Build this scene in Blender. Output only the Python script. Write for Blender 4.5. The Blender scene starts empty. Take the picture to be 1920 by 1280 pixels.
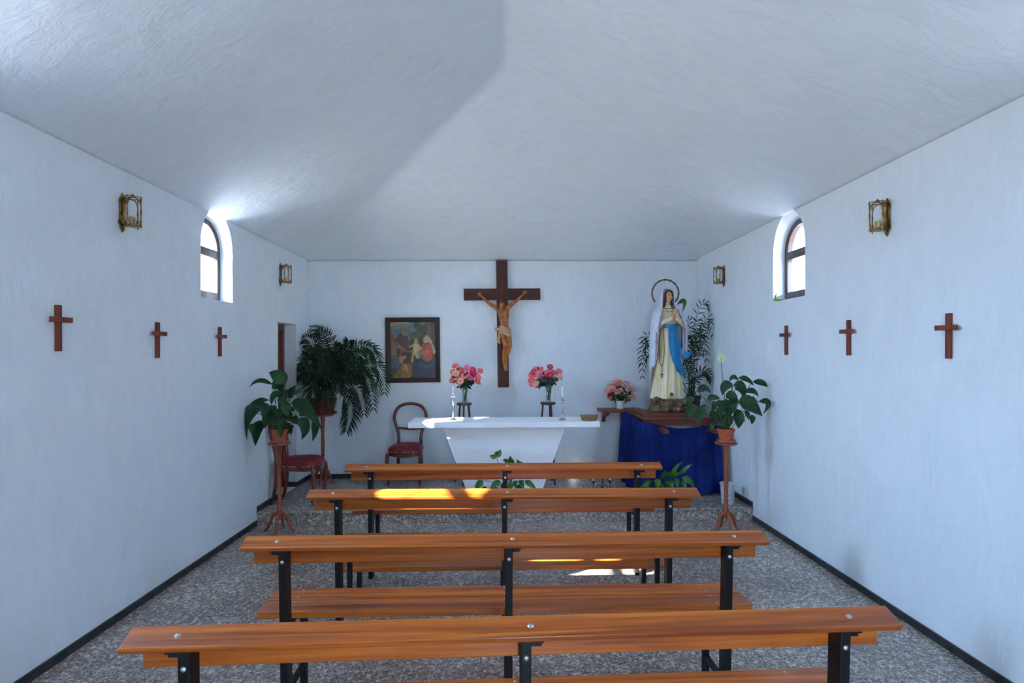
import bpy, math, random
from mathutils import Vector, Matrix

random.seed(7)
sc = bpy.context.scene
COL = sc.collection
PI = math.pi
V = Vector

# ------------------------------------------------------------------ camera
EYE = 1.55
cam_d = bpy.data.cameras.new('camera')
cam_d.lens = 20.0
cam_d.sensor_width = 36.0
cam_d.shift_y = 25.0 / 1920.0
cam = bpy.data.objects.new('camera', cam_d)
cam.location = (0, 0, EYE)
cam.rotation_euler = (PI / 2, 0, 0)
cam_d.clip_start = 0.05
COL.objects.link(cam)
sc.camera = cam

# ------------------------------------------------------------------ light
sc.view_settings.view_transform = 'Standard'
sc.view_settings.look = 'None'
sc.view_settings.exposure = 3.45
sc.view_settings.gamma = 1.0
sc.view_settings.use_curve_mapping = False
sc.cycles.max_bounces = 14
sc.cycles.diffuse_bounces = 9
sc.cycles.glossy_bounces = 4
sc.cycles.transmission_bounces = 8
sc.cycles.transparent_max_bounces = 12
sc.cycles.caustics_reflective = False
sc.cycles.caustics_refractive = False
sc.cycles.sample_clamp_indirect = 6.0
sc.cycles.use_denoising = True

world = bpy.data.worlds.new('sky')
sc.world = world
world.use_nodes = True
wn = world.node_tree
wn.nodes.clear()
w_out = wn.nodes.new('ShaderNodeOutputWorld')
w_bg = wn.nodes.new('ShaderNodeBackground')
w_tc = wn.nodes.new('ShaderNodeTexCoord')
w_sep = wn.nodes.new('ShaderNodeSeparateXYZ')
w_map = wn.nodes.new('ShaderNodeMapRange')
w_ramp = wn.nodes.new('ShaderNodeValToRGB')
w_map.inputs[1].default_value = -1.0
w_map.inputs[2].default_value = 1.0
cr = w_ramp.color_ramp
cr.elements[0].position = 0.46
cr.elements[0].color = (0.62, 0.645, 0.68, 1)
cr.elements[1].position = 0.52
cr.elements[1].color = (0.62, 0.84, 1.14, 1)
for p_, c_ in ((0.62, (0.82, 1.20, 1.76, 1)), (0.80, (0.66, 1.06, 1.72, 1)), (1.0, (0.40, 0.72, 1.30, 1))):
    e = cr.elements.new(p_)
    e.color = c_
wn.links.new(w_tc.outputs['Generated'], w_sep.inputs[0])
wn.links.new(w_sep.outputs['Z'], w_map.inputs[0])
wn.links.new(w_map.outputs[0], w_ramp.inputs[0])
# the sky is brighter on the side of the sun
w_dot = wn.nodes.new('ShaderNodeVectorMath')
w_dot.operation = 'DOT_PRODUCT'
w_dot.inputs[1].default_value = (-.80, -.45, .25)
w_str = wn.nodes.new('ShaderNodeMapRange')
w_str.inputs[1].default_value = -0.9
w_str.inputs[2].default_value = 0.95
w_str.inputs[3].default_value = 0.75
w_str.inputs[4].default_value = 7.2
wn.links.new(w_tc.outputs['Generated'], w_dot.inputs[0])
wn.links.new(w_dot.outputs['Value'], w_str.inputs[0])
wn.links.new(w_ramp.outputs[0], w_bg.inputs['Color'])
wn.links.new(w_str.outputs[0], w_bg.inputs['Strength'])
wn.links.new(w_bg.outputs[0], w_out.inputs[0])

SUN_DIR = V((1.36, .93, -1.0))
sun_d = bpy.data.lights.new('sun', 'SUN')
sun_d.energy = 10.5
sun_d.color = (1.0, 0.93, 0.82)
sun_d.angle = math.radians(0.8)
sun = bpy.data.objects.new('sun', sun_d)
sun.rotation_euler = SUN_DIR.to_track_quat('-Z', 'Y').to_euler()
sun.location = (-8, -8, 8)
COL.objects.link(sun)


def portal(loc, direction, w, h):
    d = bpy.data.lights.new('daylight_portal', 'AREA')
    d.shape = 'RECTANGLE'
    d.size, d.size_y = w, h
    d.cycles.is_portal = True
    o = bpy.data.objects.new('daylight_portal', d)
    o.location = loc
    o.rotation_euler = V(direction).to_track_quat('-Z', 'Z').to_euler()
    COL.objects.link(o)


# ------------------------------------------------------------------ helpers
F = 1920 * 20 / 36.0


def at(px, py, Y):
    """point of the room that the photo shows at (px, py), at distance Y"""
    return V(((px - 960) * Y / F, Y, EYE - (py - 665) * Y / F))


def srgb(r, g, b):
    def c(x):
        x /= 255.0
        return x / 12.92 if x <= 0.04045 else ((x + 0.055) / 1.055) ** 2.4
    return (c(r), c(g), c(b), 1.0)


def lerp(a, b, t):
    return a + (b - a) * t


def interp(tab, x):
    """tab: rows (key, v1, v2, ...) with rising keys"""
    if x <= tab[0][0]:
        return tab[0][1:]
    for a, b in zip(tab, tab[1:]):
        if x <= b[0]:
            t = (x - a[0]) / (b[0] - a[0])
            t = t * t * (3 - 2 * t) if False else t
            return tuple(lerp(p, q, t) for p, q in zip(a[1:], b[1:]))
    return tab[-1][1:]


def bez(p0, p1, p2, t):
    return p0 * (1 - t) ** 2 + p1 * 2 * t * (1 - t) + p2 * t * t


def catmull(pts, n):
    P = [V(p) for p in pts]
    out = []
    for i in range(len(P) - 1):
        a = P[i - 1] if i > 0 else P[i] * 2 - P[i + 1]
        b, c = P[i], P[i + 1]
        d = P[i + 2] if i + 2 < len(P) else P[i + 1] * 2 - P[i]
        for k in range(n):
            t = k / n
            out.append(0.5 * ((2 * b) + (c - a) * t + (2 * a - 5 * b + 4 * c - d) * t * t
                              + (3 * b - a - 3 * c + d) * t ** 3))
    out.append(P[-1])
    return out


class MB:
    def __init__(s):
        s.v, s.f = [], []

    def add(s, vs, fs, M=None):
        o = len(s.v)
        s.v += [(M @ V(p)) if M else V(p) for p in vs]
        s.f += [tuple(i + o for i in f) for f in fs]
        return s

    def box(s, x0, x1, y0, y1, z0, z1, M=None):
        vs = [(x, y, z) for z in (z0, z1) for y in (y0, y1) for x in (x0, x1)]
        fs = [(0, 2, 3, 1), (4, 5, 7, 6), (0, 1, 5, 4), (2, 6, 7, 3), (0, 4, 6, 2), (1, 3, 7, 5)]
        return s.add(vs, fs, M)

    def prism(s, poly, a, b, axis='Y', M=None):
        """poly: list of 2-D points, extruded from a to b along axis"""
        n = len(poly)

        def mk(p, h):
            return {'Y': (p[0], h, p[1]), 'Z': (p[0], p[1], h), 'X': (h, p[0], p[1])}[axis]
        vs = [mk(p, a) for p in poly] + [mk(p, b) for p in poly]
        fs = [tuple(range(n))[::-1], tuple(range(n, 2 * n))]
        fs += [(i, (i + 1) % n, n + (i + 1) % n, n + i) for i in range(n)]
        return s.add(vs, fs, M)

    def lathe(s, prof, seg=24, M=None, sx=1.0, sy=1.0):
        vs, fs = [], []
        n = len(prof)
        for (r, z) in prof:
            for k in range(seg):
                a = 2 * PI * k / seg
                vs.append((max(r, 1e-4) * math.cos(a) * sx, max(r, 1e-4) * math.sin(a) * sy, z))
        for i in range(n - 1):
            for k in range(seg):
                k2 = (k + 1) % seg
                fs.append((i * seg + k, i * seg + k2, (i + 1) * seg + k2, (i + 1) * seg + k))
        fs.append(tuple(range(seg))[::-1])
        fs.append(tuple(range((n - 1) * seg, n * seg)))
        return s.add(vs, fs, M)

    def tube(s, path, r, seg=8, closed=False, flat=1.0, up=None):
        P = [V(p) for p in path]
        n = len(P)
        R = r if isinstance(r, (list, tuple)) else [r] * n
        T = []
        for i in range(n):
            if closed:
                t = P[(i + 1) % n] - P[i - 1]
            else:
                t = P[min(i + 1, n - 1)] - P[max(i - 1, 0)]
            T.append(t.normalized() if t.length > 1e-9 else V((0, 0, 1)))
        N = V(up) if up else (V((0, 0, 1)) if abs(T[0].z) < 0.9 else V((0, 1, 0)))
        N = (N - T[0] * N.dot(T[0])).normalized()
        vs, fs = [], []
        for i in range(n):
            base = V(up) if up else N
            N2 = base - T[i] * base.dot(T[i])
            N = N2.normalized() if N2.length > 1e-6 else N
            B = T[i].cross(N)
            for k in range(seg):
                a = 2 * PI * k / seg
                vs.append(P[i] + (N * math.cos(a) * flat + B * math.sin(a)) * R[i])
        m = n if closed else n - 1
        for i in range(m):
            j = (i + 1) % n
            for k in range(seg):
                k2 = (k + 1) % seg
                fs.append((i * seg + k, i * seg + k2, j * seg + k2, j * seg + k))
        if not closed:
            fs.append(tuple(range(seg))[::-1])
            fs.append(tuple(range((n - 1) * seg, n * seg)))
        return s.add(vs, fs)

    def ball(s, c, r, seg=14, rings=9, M=None):
        if not isinstance(r, (tuple, list)):
            r = (r, r, r)
        vs, fs = [], []
        for i in range(rings + 1):
            th = PI * i / rings
            rr = max(math.sin(th), 1e-3)
            for k in range(seg):
                a = 2 * PI * k / seg
                p = V((r[0] * rr * math.cos(a), r[1] * rr * math.sin(a), r[2] * math.cos(th)))
                if M:
                    p = M @ p
                vs.append(p + V(c))
        for i in range(rings):
            for k in range(seg):
                k2 = (k + 1) % seg
                fs.append((i * seg + k, (i + 1) * seg + k, (i + 1) * seg + k2, i * seg + k2))
        fs.append(tuple(range(seg)))
        fs.append(tuple(range(rings * seg, (rings + 1) * seg))[::-1])
        return s.add(vs, fs)

    def capsule(s, a, b, ra, rb, seg=12):
        a, b = V(a), V(b)
        s.tube([a, lerp(a, b, .5), b], [ra, (ra + rb) / 2, rb], seg)
        s.ball(a, ra, seg, 8)
        s.ball(b, rb, seg, 8)
        return s

    def grid(s, fn, nu, nv, wrap=False):
        vs = [fn(i / (nu if wrap else nu - 1), j / (nv - 1)) for j in range(nv) for i in range(nu)]
        fs = []
        for j in range(nv - 1):
            for i in range(nu if wrap else nu - 1):
                i2 = (i + 1) % nu
                fs.append((j * nu + i, j * nu + i2, (j + 1) * nu + i2, (j + 1) * nu + i))
        return s.add(vs, fs)

    def leaf(s, A, C, B, w, nrm, fold=0.18, n=8, wave=0.0, prof=0.75, blunt=False):
        """blade from A over control point C to the tip B, w wide, facing nrm"""
        A, C, B, N = V(A), V(C), V(B), V(nrm).normalized()
        vs, fs = [], []
        for i in range(n + 1):
            t = i / n
            p = bez(A, C, B, t)
            T = (bez(A, C, B, min(t + .03, 1)) - bez(A, C, B, max(t - .03, 0))).normalized()
            S = T.cross(N)
            S = S.normalized() if S.length > 1e-4 else V((1, 0, 0))
            M = S.cross(T).normalized()
            h = w * .5 * max(math.sin(PI * t ** prof), 0.02) * (1 + wave * math.sin(9 * t))
            if blunt:
                h = w * .5 * min(1.0, .3 + 1.6 * t) * math.sqrt(max(1 - (max(0, t - .55) / .45) ** 2, .06))
            for k, q in enumerate((-1, -.5, 0, .5, 1)):
                vs.append(p + S * h * q + M * (abs(q) * h * fold * 2 + wave * .15 * w * math.sin(7 * t + 2 * q)))
        for i in range(n):
            for k in range(4):
                a = i * 5 + k
                fs.append((a, a + 1, a + 6, a + 5))
        return s.add(vs, fs)

    def mesh(s, name, smooth=True, sharp=40):
        me = bpy.data.meshes.new(name)
        me.from_pydata([tuple(p) for p in s.v], [], s.f)
        me.update()
        if smooth:
            me.polygons.foreach_set('use_smooth', [True] * len(me.polygons))
            me.set_sharp_from_angle(angle=math.radians(sharp))
        return me

    def build(s, name, mat, parent=None, smooth=True, sharp=40, bevel=0.0, loc=None, seg=2):
        if loc is not None:
            l = V(loc)
            s.v = [p - l for p in s.v]
        o = bpy.data.objects.new(name, s.mesh(name, smooth, sharp))
        o.data.materials.append(mat)
        COL.objects.link(o)
        if parent is not None:
            o.parent = parent
        if loc is not None:
            o.location = loc
        if bevel:
            b = o.modifiers.new('bevel', 'BEVEL')
            b.width = bevel
            b.segments = seg
            b.limit_method = 'ANGLE'
        return o


def evaluated(o):
    """replace o's mesh by what its modifiers make of it"""
    bpy.context.view_layer.update()
    dg = bpy.context.evaluated_depsgraph_get()
    me = bpy.data.meshes.new_from_object(o.evaluated_get(dg))
    o.modifiers.clear()
    o.data = me
    return me


def organic(name, mb, mat, parent, vox, it=6, fac=.5):
    """one continuous body grown from overlapping volumes"""
    o = mb.build(name, mat, parent)
    r = o.modifiers.new('r', 'REMESH')
    r.mode = 'VOXEL'
    r.voxel_size = vox
    if it:
        sm = o.modifiers.new('s', 'SMOOTH')
        sm.iterations = it
        sm.factor = fac
    me = evaluated(o)
    me.polygons.foreach_set('use_smooth', [True] * len(me.polygons))
    if not me.materials:
        me.materials.append(mat)
    return o


def tag(o, label, cat, group=None, kind=None):
    o['label'] = label
    if cat:
        o['category'] = cat
    if group:
        o['group'] = group
    if kind:
        o['kind'] = kind
    return o


def thing(name, loc, label, cat, group=None, rz=0.0):
    o = bpy.data.objects.new(name, None)
    o.empty_display_size = .05
    COL.objects.link(o)
    o.location = loc
    o.rotation_euler = (0, 0, rz)
    return tag(o, label, cat, group)


def copy_tree(o, parent=None):
    c = o.copy()
    COL.objects.link(c)
    c.parent = parent
    for ch in [x for x in o.children]:
        copy_tree(ch, c)
    return c


def struct(o, label=None):
    o['kind'] = 'structure'
    if label:
        o['label'] = label
    return o


# ------------------------------------------------------------------ materials
def nmat(name):
    m = bpy.data.materials.new(name)
    m.use_nodes = True
    nt = m.node_tree
    return m, nt, nt.nodes['Principled BSDF']


def node(nt, typ, **kw):
    n = nt.nodes.new(typ)
    for k, v in kw.items():
        if k.startswith('i_'):
            n.inputs[k[2:].replace('_', ' ')].default_value = v
        else:
            setattr(n, k, v)
    return n


def coords(nt, scale=(1, 1, 1), shuffle=True):
    tc = node(nt, 'ShaderNodeTexCoord')
    mp = node(nt, 'ShaderNodeMapping')
    mp.inputs['Scale'].default_value = scale
    src = tc.outputs['Object']
    if shuffle:
        oi = node(nt, 'ShaderNodeObjectInfo')
        mul = node(nt, 'ShaderNodeMath', operation='MULTIPLY')
        mul.inputs[1].default_value = 17.0
        add = node(nt, 'ShaderNodeVectorMath', operation='ADD')
        nt.links.new(oi.outputs['Random'], mul.inputs[0])
        nt.links.new(src, add.inputs[0])
        nt.links.new(mul.outputs[0], add.inputs[1])
        src = add.outputs[0]
    nt.links.new(src, mp.inputs['Vector'])
    return mp.outputs[0]


def ramp(nt, fac, stops):
    r = node(nt, 'ShaderNodeValToRGB')
    els = r.color_ramp.elements
    els[0].position, els[0].color = stops[0]
    els[1].position, els[1].color = stops[-1]
    for p, c in stops[1:-1]:
        e = els.new(p)
        e.color = c
    nt.links.new(fac, r.inputs[0])
    return r.outputs[0]


def bump(nt, bsdf, height, strength, dist=0.01, prev=None):
    b = node(nt, 'ShaderNodeBump')
    b.inputs['Strength'].default_value = strength
    b.inputs['Distance'].default_value = dist
    nt.links.new(height, b.inputs['Height'])
    if prev is not None:
        nt.links.new(prev, b.inputs['Normal'])
    nt.links.new(b.outputs[0], bsdf.inputs['Normal'])
    return b.outputs[0]


def simple(name, c1, c2=None, scale=20.0, rough=.5, metal=0.0, bmp=0.0, stretch=(1, 1, 1), spec=.5, coat=0.0, sub=0.0):
    m, nt, b = nmat(name)
    b.inputs['Roughness'].default_value = rough
    b.inputs['Metallic'].default_value = metal
    b.inputs['Specular IOR Level'].default_value = spec
    if coat:
        b.inputs['Coat Weight'].default_value = coat
        b.inputs['Coat Roughness'].default_value = .15
    no = node(nt, 'ShaderNodeTexNoise')
    no.inputs['Scale'].default_value = scale
    no.inputs['Detail'].default_value = 4
    nt.links.new(coords(nt, stretch), no.inputs['Vector'])
    c2 = c2 or tuple(x * .85 for x in c1[:3]) + (1,)
    nt.links.new(ramp(nt, no.outputs['Fac'], [(.35, c2), (.65, c1)]), b.inputs['Base Color'])
    if bmp:
        bump(nt, b, no.outputs['Fac'], bmp)
    return m


def wood(name, c_dark, c_mid, c_light, axis='X', rough=.35, coat=.3, fine=26.0):
    m, nt, b = nmat(name)
    s = {'X': (.9, fine, fine), 'Z': (fine, fine, .9), 'Y': (fine, .9, fine)}[axis]
    co = coords(nt, s)
    n1 = node(nt, 'ShaderNodeTexNoise')
    n1.inputs['Scale'].default_value = 1.0
    n1.inputs['Detail'].default_value = 5
    n1.inputs['Distortion'].default_value = .9
    nt.links.new(co, n1.inputs['Vector'])
    n2 = node(nt, 'ShaderNodeTexNoise')
    n2.inputs['Scale'].default_value = 4.5
    n2.inputs['Detail'].default_value = 3
    nt.links.new(co, n2.inputs['Vector'])
    mx = node(nt, 'ShaderNodeMath', operation='MULTIPLY_ADD')
    mx.inputs[1].default_value = .35
    nt.links.new(n2.outputs['Fac'], mx.inputs[0])
    nt.links.new(n1.outputs['Fac'], mx.inputs[2])
    nt.links.new(ramp(nt, mx.outputs[0], [(.50, c_dark), (.66, c_mid), (.86, c_light)]), b.inputs['Base Color'])
    b.inputs['Roughness'].default_value = rough
    b.inputs['Coat Weight'].default_value = coat
    b.inputs['Coat Roughness'].default_value = .2
    bump(nt, b, mx.outputs[0], .08, .004)
    return m


def plaster(name, col, streak=(1, 1, 1), rough=.42):
    m, nt, b = nmat(name)
    co = coords(nt, (1, 1, 1), False)
    big = node(nt, 'ShaderNodeTexNoise')
    big.inputs['Scale'].default_value = 2.6
    big.inputs['Detail'].default_value = 3
    nt.links.new(co, big.inputs['Vector'])
    mid = node(nt, 'ShaderNodeTexNoise')
    mid.inputs['Scale'].default_value = 9
    mid.inputs['Detail'].default_value = 8
    mid.inputs['Roughness'].default_value = .62
    mid.inputs['Distortion'].default_value = .8
    nt.links.new(coords(nt, streak, False), mid.inputs['Vector'])
    fin = node(nt, 'ShaderNodeTexNoise')
    fin.inputs['Scale'].default_value = 55
    fin.inputs['Detail'].default_value = 6
    nt.links.new(coords(nt, streak, False), fin.inputs['Vector'])
    c2 = tuple(x * .93 for x in col[:3]) + (1,)
    nt.links.new(ramp(nt, mid.outputs['Fac'], [(.3, c2), (.7, col)]), b.inputs['Base Color'])
    b.inputs['Roughness'].default_value = .85
    b.inputs['Specular IOR Level'].default_value = .2
    n1 = bump(nt, b, big.outputs['Fac'], .35, .06)
    n2 = bump(nt, b, mid.outputs['Fac'], rough, .016, n1)
    bump(nt, b, fin.outputs['Fac'], .16, .004, n2)
    return m


def terrazzo(name, tile=0.4, dark=1.5):
    m, nt, b = nmat(name)
    co = coords(nt, (1, 1, 1), False)
    v1 = node(nt, 'ShaderNodeTexVoronoi')
    v1.inputs['Scale'].default_value = 115
    v2 = node(nt, 'ShaderNodeTexVoronoi')
    v2.inputs['Scale'].default_value = 52
    no = node(nt, 'ShaderNodeTexNoise')
    no.inputs['Scale'].default_value = 2.2
    no.inputs['Detail'].default_value = 4
    for n in (v1, v2, no):
        nt.links.new(co, n.inputs['Vector'])
    sep = node(nt, 'ShaderNodeSeparateColor')
    nt.links.new(v1.outputs['Color'], sep.inputs[0])
    k = dark
    chips = ramp(nt, sep.outputs[0], [(0.0, (.055 * k, .055 * k, .065 * k, 1)), (.30, (.14 * k, .135 * k, .14 * k, 1)),
                                      (.6, (.23 * k, .215 * k, .21 * k, 1)), (.84, (.36 * k, .34 * k, .335 * k, 1)),
                                      (1.0, (.62 * k, .60 * k, .58 * k, 1))])
    sep2 = node(nt, 'ShaderNodeSeparateColor')
    nt.links.new(v2.outputs['Color'], sep2.inputs[0])
    big = ramp(nt, sep2.outputs[1], [(0.0, (.16 * k, .12 * k, .10 * k, 1)), (.78, (.20 * k, .19 * k, .19 * k, 1)),
                                     (.80, (.5 * k, .48 * k, .46 * k, 1)), (1.0, (.62 * k, .6 * k, .58 * k, 1))])
    mx = node(nt, 'ShaderNodeMix', data_type='RGBA')
    mx.inputs[0].default_value = .35
    nt.links.new(chips, mx.inputs[6])
    nt.links.new(big, mx.inputs[7])
    st = node(nt, 'ShaderNodeMix', data_type='RGBA', blend_type='MULTIPLY')
    st.inputs[0].default_value = .6
    nt.links.new(mx.outputs[2], st.inputs[6])
    nt.links.new(ramp(nt, no.outputs['Fac'], [(.35, (.62, .6, .6, 1)), (.65, (1, 1, 1, 1))]), st.inputs[7])
    br = node(nt, 'ShaderNodeTexBrick')
    br.offset = 0.0
    br.inputs['Scale'].default_value = 1.0
    br.inputs['Brick Width'].default_value = tile
    br.inputs['Row Height'].default_value = tile
    br.inputs['Mortar Size'].default_value = .0016
    br.inputs['Color1'].default_value = (0, 0, 0, 1)
    br.inputs['Color2'].default_value = (0, 0, 0, 1)
    br.inputs['Mortar'].default_value = (1, 1, 1, 1)
    nt.links.new(co, br.inputs['Vector'])
    j = node(nt, 'ShaderNodeMix', data_type='RGBA')
    nt.links.new(br.outputs['Color'], j.inputs[0])
    nt.links.new(st.outputs[2], j.inputs[6])
    j.inputs[7].default_value = (.42, .40, .39, 1)
    hue = node(nt, 'ShaderNodeMix', data_type='RGBA', blend_type='MULTIPLY')
    hue.inputs[0].default_value = 1.0
    hue.inputs[7].default_value = (1.06, .98, .88, 1)
    nt.links.new(j.outputs[2], hue.inputs[6])
    nt.links.new(hue.outputs[2], b.inputs['Base Color'])
    b.inputs['Roughness'].default_value = .27
    return m


def glass(name, tint=(1, 1, 1, 1), gloss=.12):
    m, nt, b = nmat(name)
    nt.nodes.remove(b)
    out = nt.nodes['Material Output']
    tr = node(nt, 'ShaderNodeBsdfTransparent')
    tr.inputs[0].default_value = tint
    gl = node(nt, 'ShaderNodeBsdfGlossy')
    gl.inputs['Roughness'].default_value = .04
    lw = node(nt, 'ShaderNodeLayerWeight')
    lw.inputs[0].default_value = gloss
    mx = node(nt, 'ShaderNodeMixShader')
    nt.links.new(lw.outputs['Facing'], mx.inputs[0])
    nt.links.new(tr.outputs[0], mx.inputs[1])
    nt.links.new(gl.outputs[0], mx.inputs[2])
    nt.links.new(mx.outputs[0], out.inputs[0])
    return m


M = {}
M['wall'] = plaster('white_plaster', (.757, .824, .872, 1), (1, 1, .45), .5)
M['ceil'] = plaster('white_ceiling_plaster', (.757, .824, .872, 1), (.45, 1, 1), .62)
M['floor'] = terrazzo('grey_terrazzo')
M['step'] = terrazzo('speckled_terrazzo', 3.0, 1.75)
M['bench'] = wood('varnished_pine', srgb(130, 58, 11), srgb(166, 82, 19), srgb(196, 108, 30), 'X', .38, .06, 34.0)
M['blackmetal'] = simple('black_painted_steel', (.006, .006, .007, 1), (.003, .003, .004, 1), 40, .5, spec=.3)
M['bolt'] = simple('zinc', (.62, .62, .62, 1), (.5, .5, .5, 1), 60, .35, 1.0)
M['skirt'] = simple('black_marble', (.006, .008, .010, 1), (.03, .036, .04, 1), 14, .3)
M['altar'] = simple('white_altar_paint', (.92, .93, .94, 1), (.89, .90, .92, 1), 8, .45)
M['silver'] = simple('silver_plate', (.72, .70, .68, 1), (.5, .48, .46, 1), 30, .22, 1.0)
M['wax'] = simple('white_wax', (.86, .86, .83, 1), (.8, .8, .77, 1), 20, .4)
M['basket'] = simple('woven_straw', srgb(172, 132, 92), srgb(112, 76, 50), 60, .8, 0, .5)
M['darkwood'] = wood('dark_stained_wood', srgb(38, 18, 14), srgb(60, 30, 22), srgb(78, 42, 30), 'Z', .4, .2)
M['crosswood'] = wood('mahogany_cross_wood', srgb(46, 17, 10), srgb(68, 29, 18), srgb(84, 39, 25), 'Z', .6, 0)
M['crosswoodx'] = wood('mahogany_cross_wood_across', srgb(46, 17, 10), srgb(68, 29, 18), srgb(84, 39, 25), 'X', .6, 0)
M['redwood'] = wood('reddish_wood', srgb(86, 32, 14), srgb(114, 46, 20), srgb(136, 60, 28), 'Z', .5, .05)
M['chairwood'] = wood('polished_mahogany', srgb(74, 24, 12), srgb(108, 40, 22), srgb(140, 60, 34), 'Z', .25, .6)
M['standwood'] = wood('turned_honey_wood', srgb(100, 42, 16), srgb(138, 62, 26), srgb(166, 84, 38), 'Z', .35, .3)
M['tablewood'] = wood('table_wood', srgb(78, 32, 18), srgb(108, 48, 28), srgb(128, 64, 40), 'X', .5, .05)
M['doorwood'] = wood('door_wood', srgb(70, 28, 12), srgb(104, 46, 20), srgb(128, 62, 28), 'Z', .4, .3)
M['red_leather'] = simple('dark_red_leather', srgb(132, 24, 38), srgb(104, 16, 28), 30, .4)
M['nail'] = simple('brass_nails', (.8, .62, .36, 1), (.6, .45, .25, 1), 40, .3, 1.0)
M['terracotta'] = simple('terracotta', srgb(186, 92, 56), srgb(160, 76, 44), 20, .7)
M['saucer'] = simple('dusty_terracotta', srgb(176, 104, 84), srgb(140, 78, 60), 40, .75)
M['redpot'] = simple('dark_red_plastic', srgb(120, 42, 26), srgb(92, 30, 20), 20, .45)
M['brownpot'] = simple('brown_plastic', srgb(84, 34, 24), srgb(60, 24, 18), 20, .5)
M['whitepot'] = simple('white_ceramic', (.8, .8, .8, 1), (.75, .75, .76, 1), 12, .35)
M['soil'] = simple('potting_soil', (.03, .02, .015, 1), (.015, .01, .008, 1), 60, .95, 0, .6)
M['leaf'] = simple('glossy_dark_leaf', srgb(34, 80, 42), srgb(15, 46, 27), 9, .45, spec=.3)
M['leaflight'] = simple('bright_green_leaf', srgb(92, 140, 48), srgb(56, 108, 36), 9, .35)
M['leafmid'] = simple('mid_green_leaf', srgb(64, 122, 34), srgb(34, 84, 26), 9, .38)
M['palm'] = simple('palm_leaf', srgb(28, 56, 28), srgb(10, 28, 16), 6, .5, spec=.25)
M['stem'] = simple('green_stem', srgb(62, 92, 44), srgb(40, 66, 34), 30, .5)
M['spathe'] = simple('creamy_white_spathe', srgb(226, 228, 196), srgb(200, 212, 160), 20, .5)
M['mag'] = simple('magenta_petal', srgb(216, 42, 112), srgb(186, 22, 88), 30, .6)
M['sal'] = simple('salmon_petal', srgb(240, 124, 122), srgb(226, 92, 104), 30, .6)
M['pal'] = simple('pale_pink_petal', srgb(240, 178, 160), srgb(232, 150, 142), 30, .6)
M['pink'] = simple('pink_petal', srgb(238, 120, 160), srgb(220, 84, 136), 30, .6)
M['yel'] = simple('yellow_flower_eye', srgb(232, 190, 70), srgb(190, 140, 40), 60, .7)
M['rose'] = simple('coral_rose', srgb(250, 192, 172), srgb(238, 160, 142), 30, .6)
M['blue_cloth'] = simple('royal_blue_cloth', srgb(20, 42, 112), srgb(11, 26, 80), 5, .85, spec=.2)
M['white_strip'] = simple('white_strip', (.8, .82, .85, 1), (.74, .77, .8, 1), 8, .8)
M['carved'] = simple('carved_limewood', srgb(188, 112, 46), srgb(142, 76, 28), 22, .42)
M['carvedlight'] = simple('pale_carved_cloth', srgb(206, 170, 128), srgb(166, 128, 90), 30, .5)
M['carvedhair'] = simple('brown_carved_hair', srgb(112, 68, 32), srgb(80, 46, 20), 60, .6, 0, .6)
M['gown'] = simple('cream_painted_gown', srgb(238, 228, 206), srgb(226, 210, 140), 10, .5, 0, 0, (3, 3, .35))
M['mantle'] = simple('white_painted_mantle', srgb(214, 222, 236), srgb(196, 206, 224), 8, .5)
M['sash'] = simple('sky_blue_sash', srgb(24, 136, 196), srgb(14, 112, 172), 14, .45)
M['skin'] = simple('painted_skin', srgb(226, 176, 132), srgb(214, 158, 116), 14, .45)
M['hair'] = simple('painted_brown_hair', srgb(52, 30, 22), srgb(34, 20, 16), 60, .5)
M['lip'] = simple('painted_lips', srgb(176, 78, 72), None, 30, .4)
M['eye'] = simple('painted_dark_eye', (.01, .008, .007, 1), None, 30, .2)
M['lace'] = simple('painted_lace_flowers', srgb(206, 190, 196), srgb(120, 84, 96), 75, .55)
M['rock'] = simple('painted_rock', srgb(146, 122, 88), srgb(50, 36, 28), 16, .5, 0, .8)
M['bead'] = simple('dark_beads', srgb(70, 46, 44), srgb(40, 26, 26), 60, .3)
M['halo'] = simple('dark_gilt_halo', (.16, .12, .06, 1), (.08, .065, .045, 1), 40, .45, .7)
M['brass'] = simple('aged_brass', (.46, .29, .09, 1), (.13, .095, .05, 1), 34, .32, 1.0)
M['bulb'] = simple('cream_candle_tube', srgb(214, 196, 150), srgb(180, 160, 110), 20, .5)
M['iron'] = simple('wrought_iron', (.05, .045, .045, 1), (.02, .02, .02, 1), 40, .4, .8)
M['moss'] = simple('green_moss', srgb(120, 140, 70), srgb(80, 100, 46), 60, .9, 0, .8)
M['frame'] = wood('dark_picture_frame', srgb(24, 9, 8), srgb(36, 15, 12), srgb(50, 23, 18), 'Z', .5, .05)
M['winframe'] = wood('dark_window_wood', srgb(40, 26, 24), srgb(62, 42, 38), srgb(84, 60, 54), 'Z', .5, .1)
M['glass'] = glass('clear_glass')
M['vase'] = glass('vase_glass', (.92, .96, .95, 1), .35)
M['pail'] = simple('cloudy_white_plastic', (.5, .54, .58, 1), (.38, .42, .46, 1), 14, .35)

# ------------------------------------------------------------------ the room
SH = .01406
Y_FRONT = -1.6


def wl(d, s, z):      # left wall: d outwards, s along it, z up
    return V((-2.254 - SH * s - d, s, z))


def wr(d, s, z):      # right wall
    return V((2.339 - SH * s + d, s, z))


BL = V((-2.346, 6.57, 0))
BR = V((2.242, 6.905, 0))


def y_back(x):
    return lerp(BL.y, BR.y, (x - BL.x) / (BR.x - BL.x))


def fix_normals(o):
    import bmesh
    bm = bmesh.new()
    bm.from_mesh(o.data)
    bmesh.ops.recalc_face_normals(bm, faces=bm.faces)
    bm.to_mesh(o.data)
    bm.free()


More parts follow.
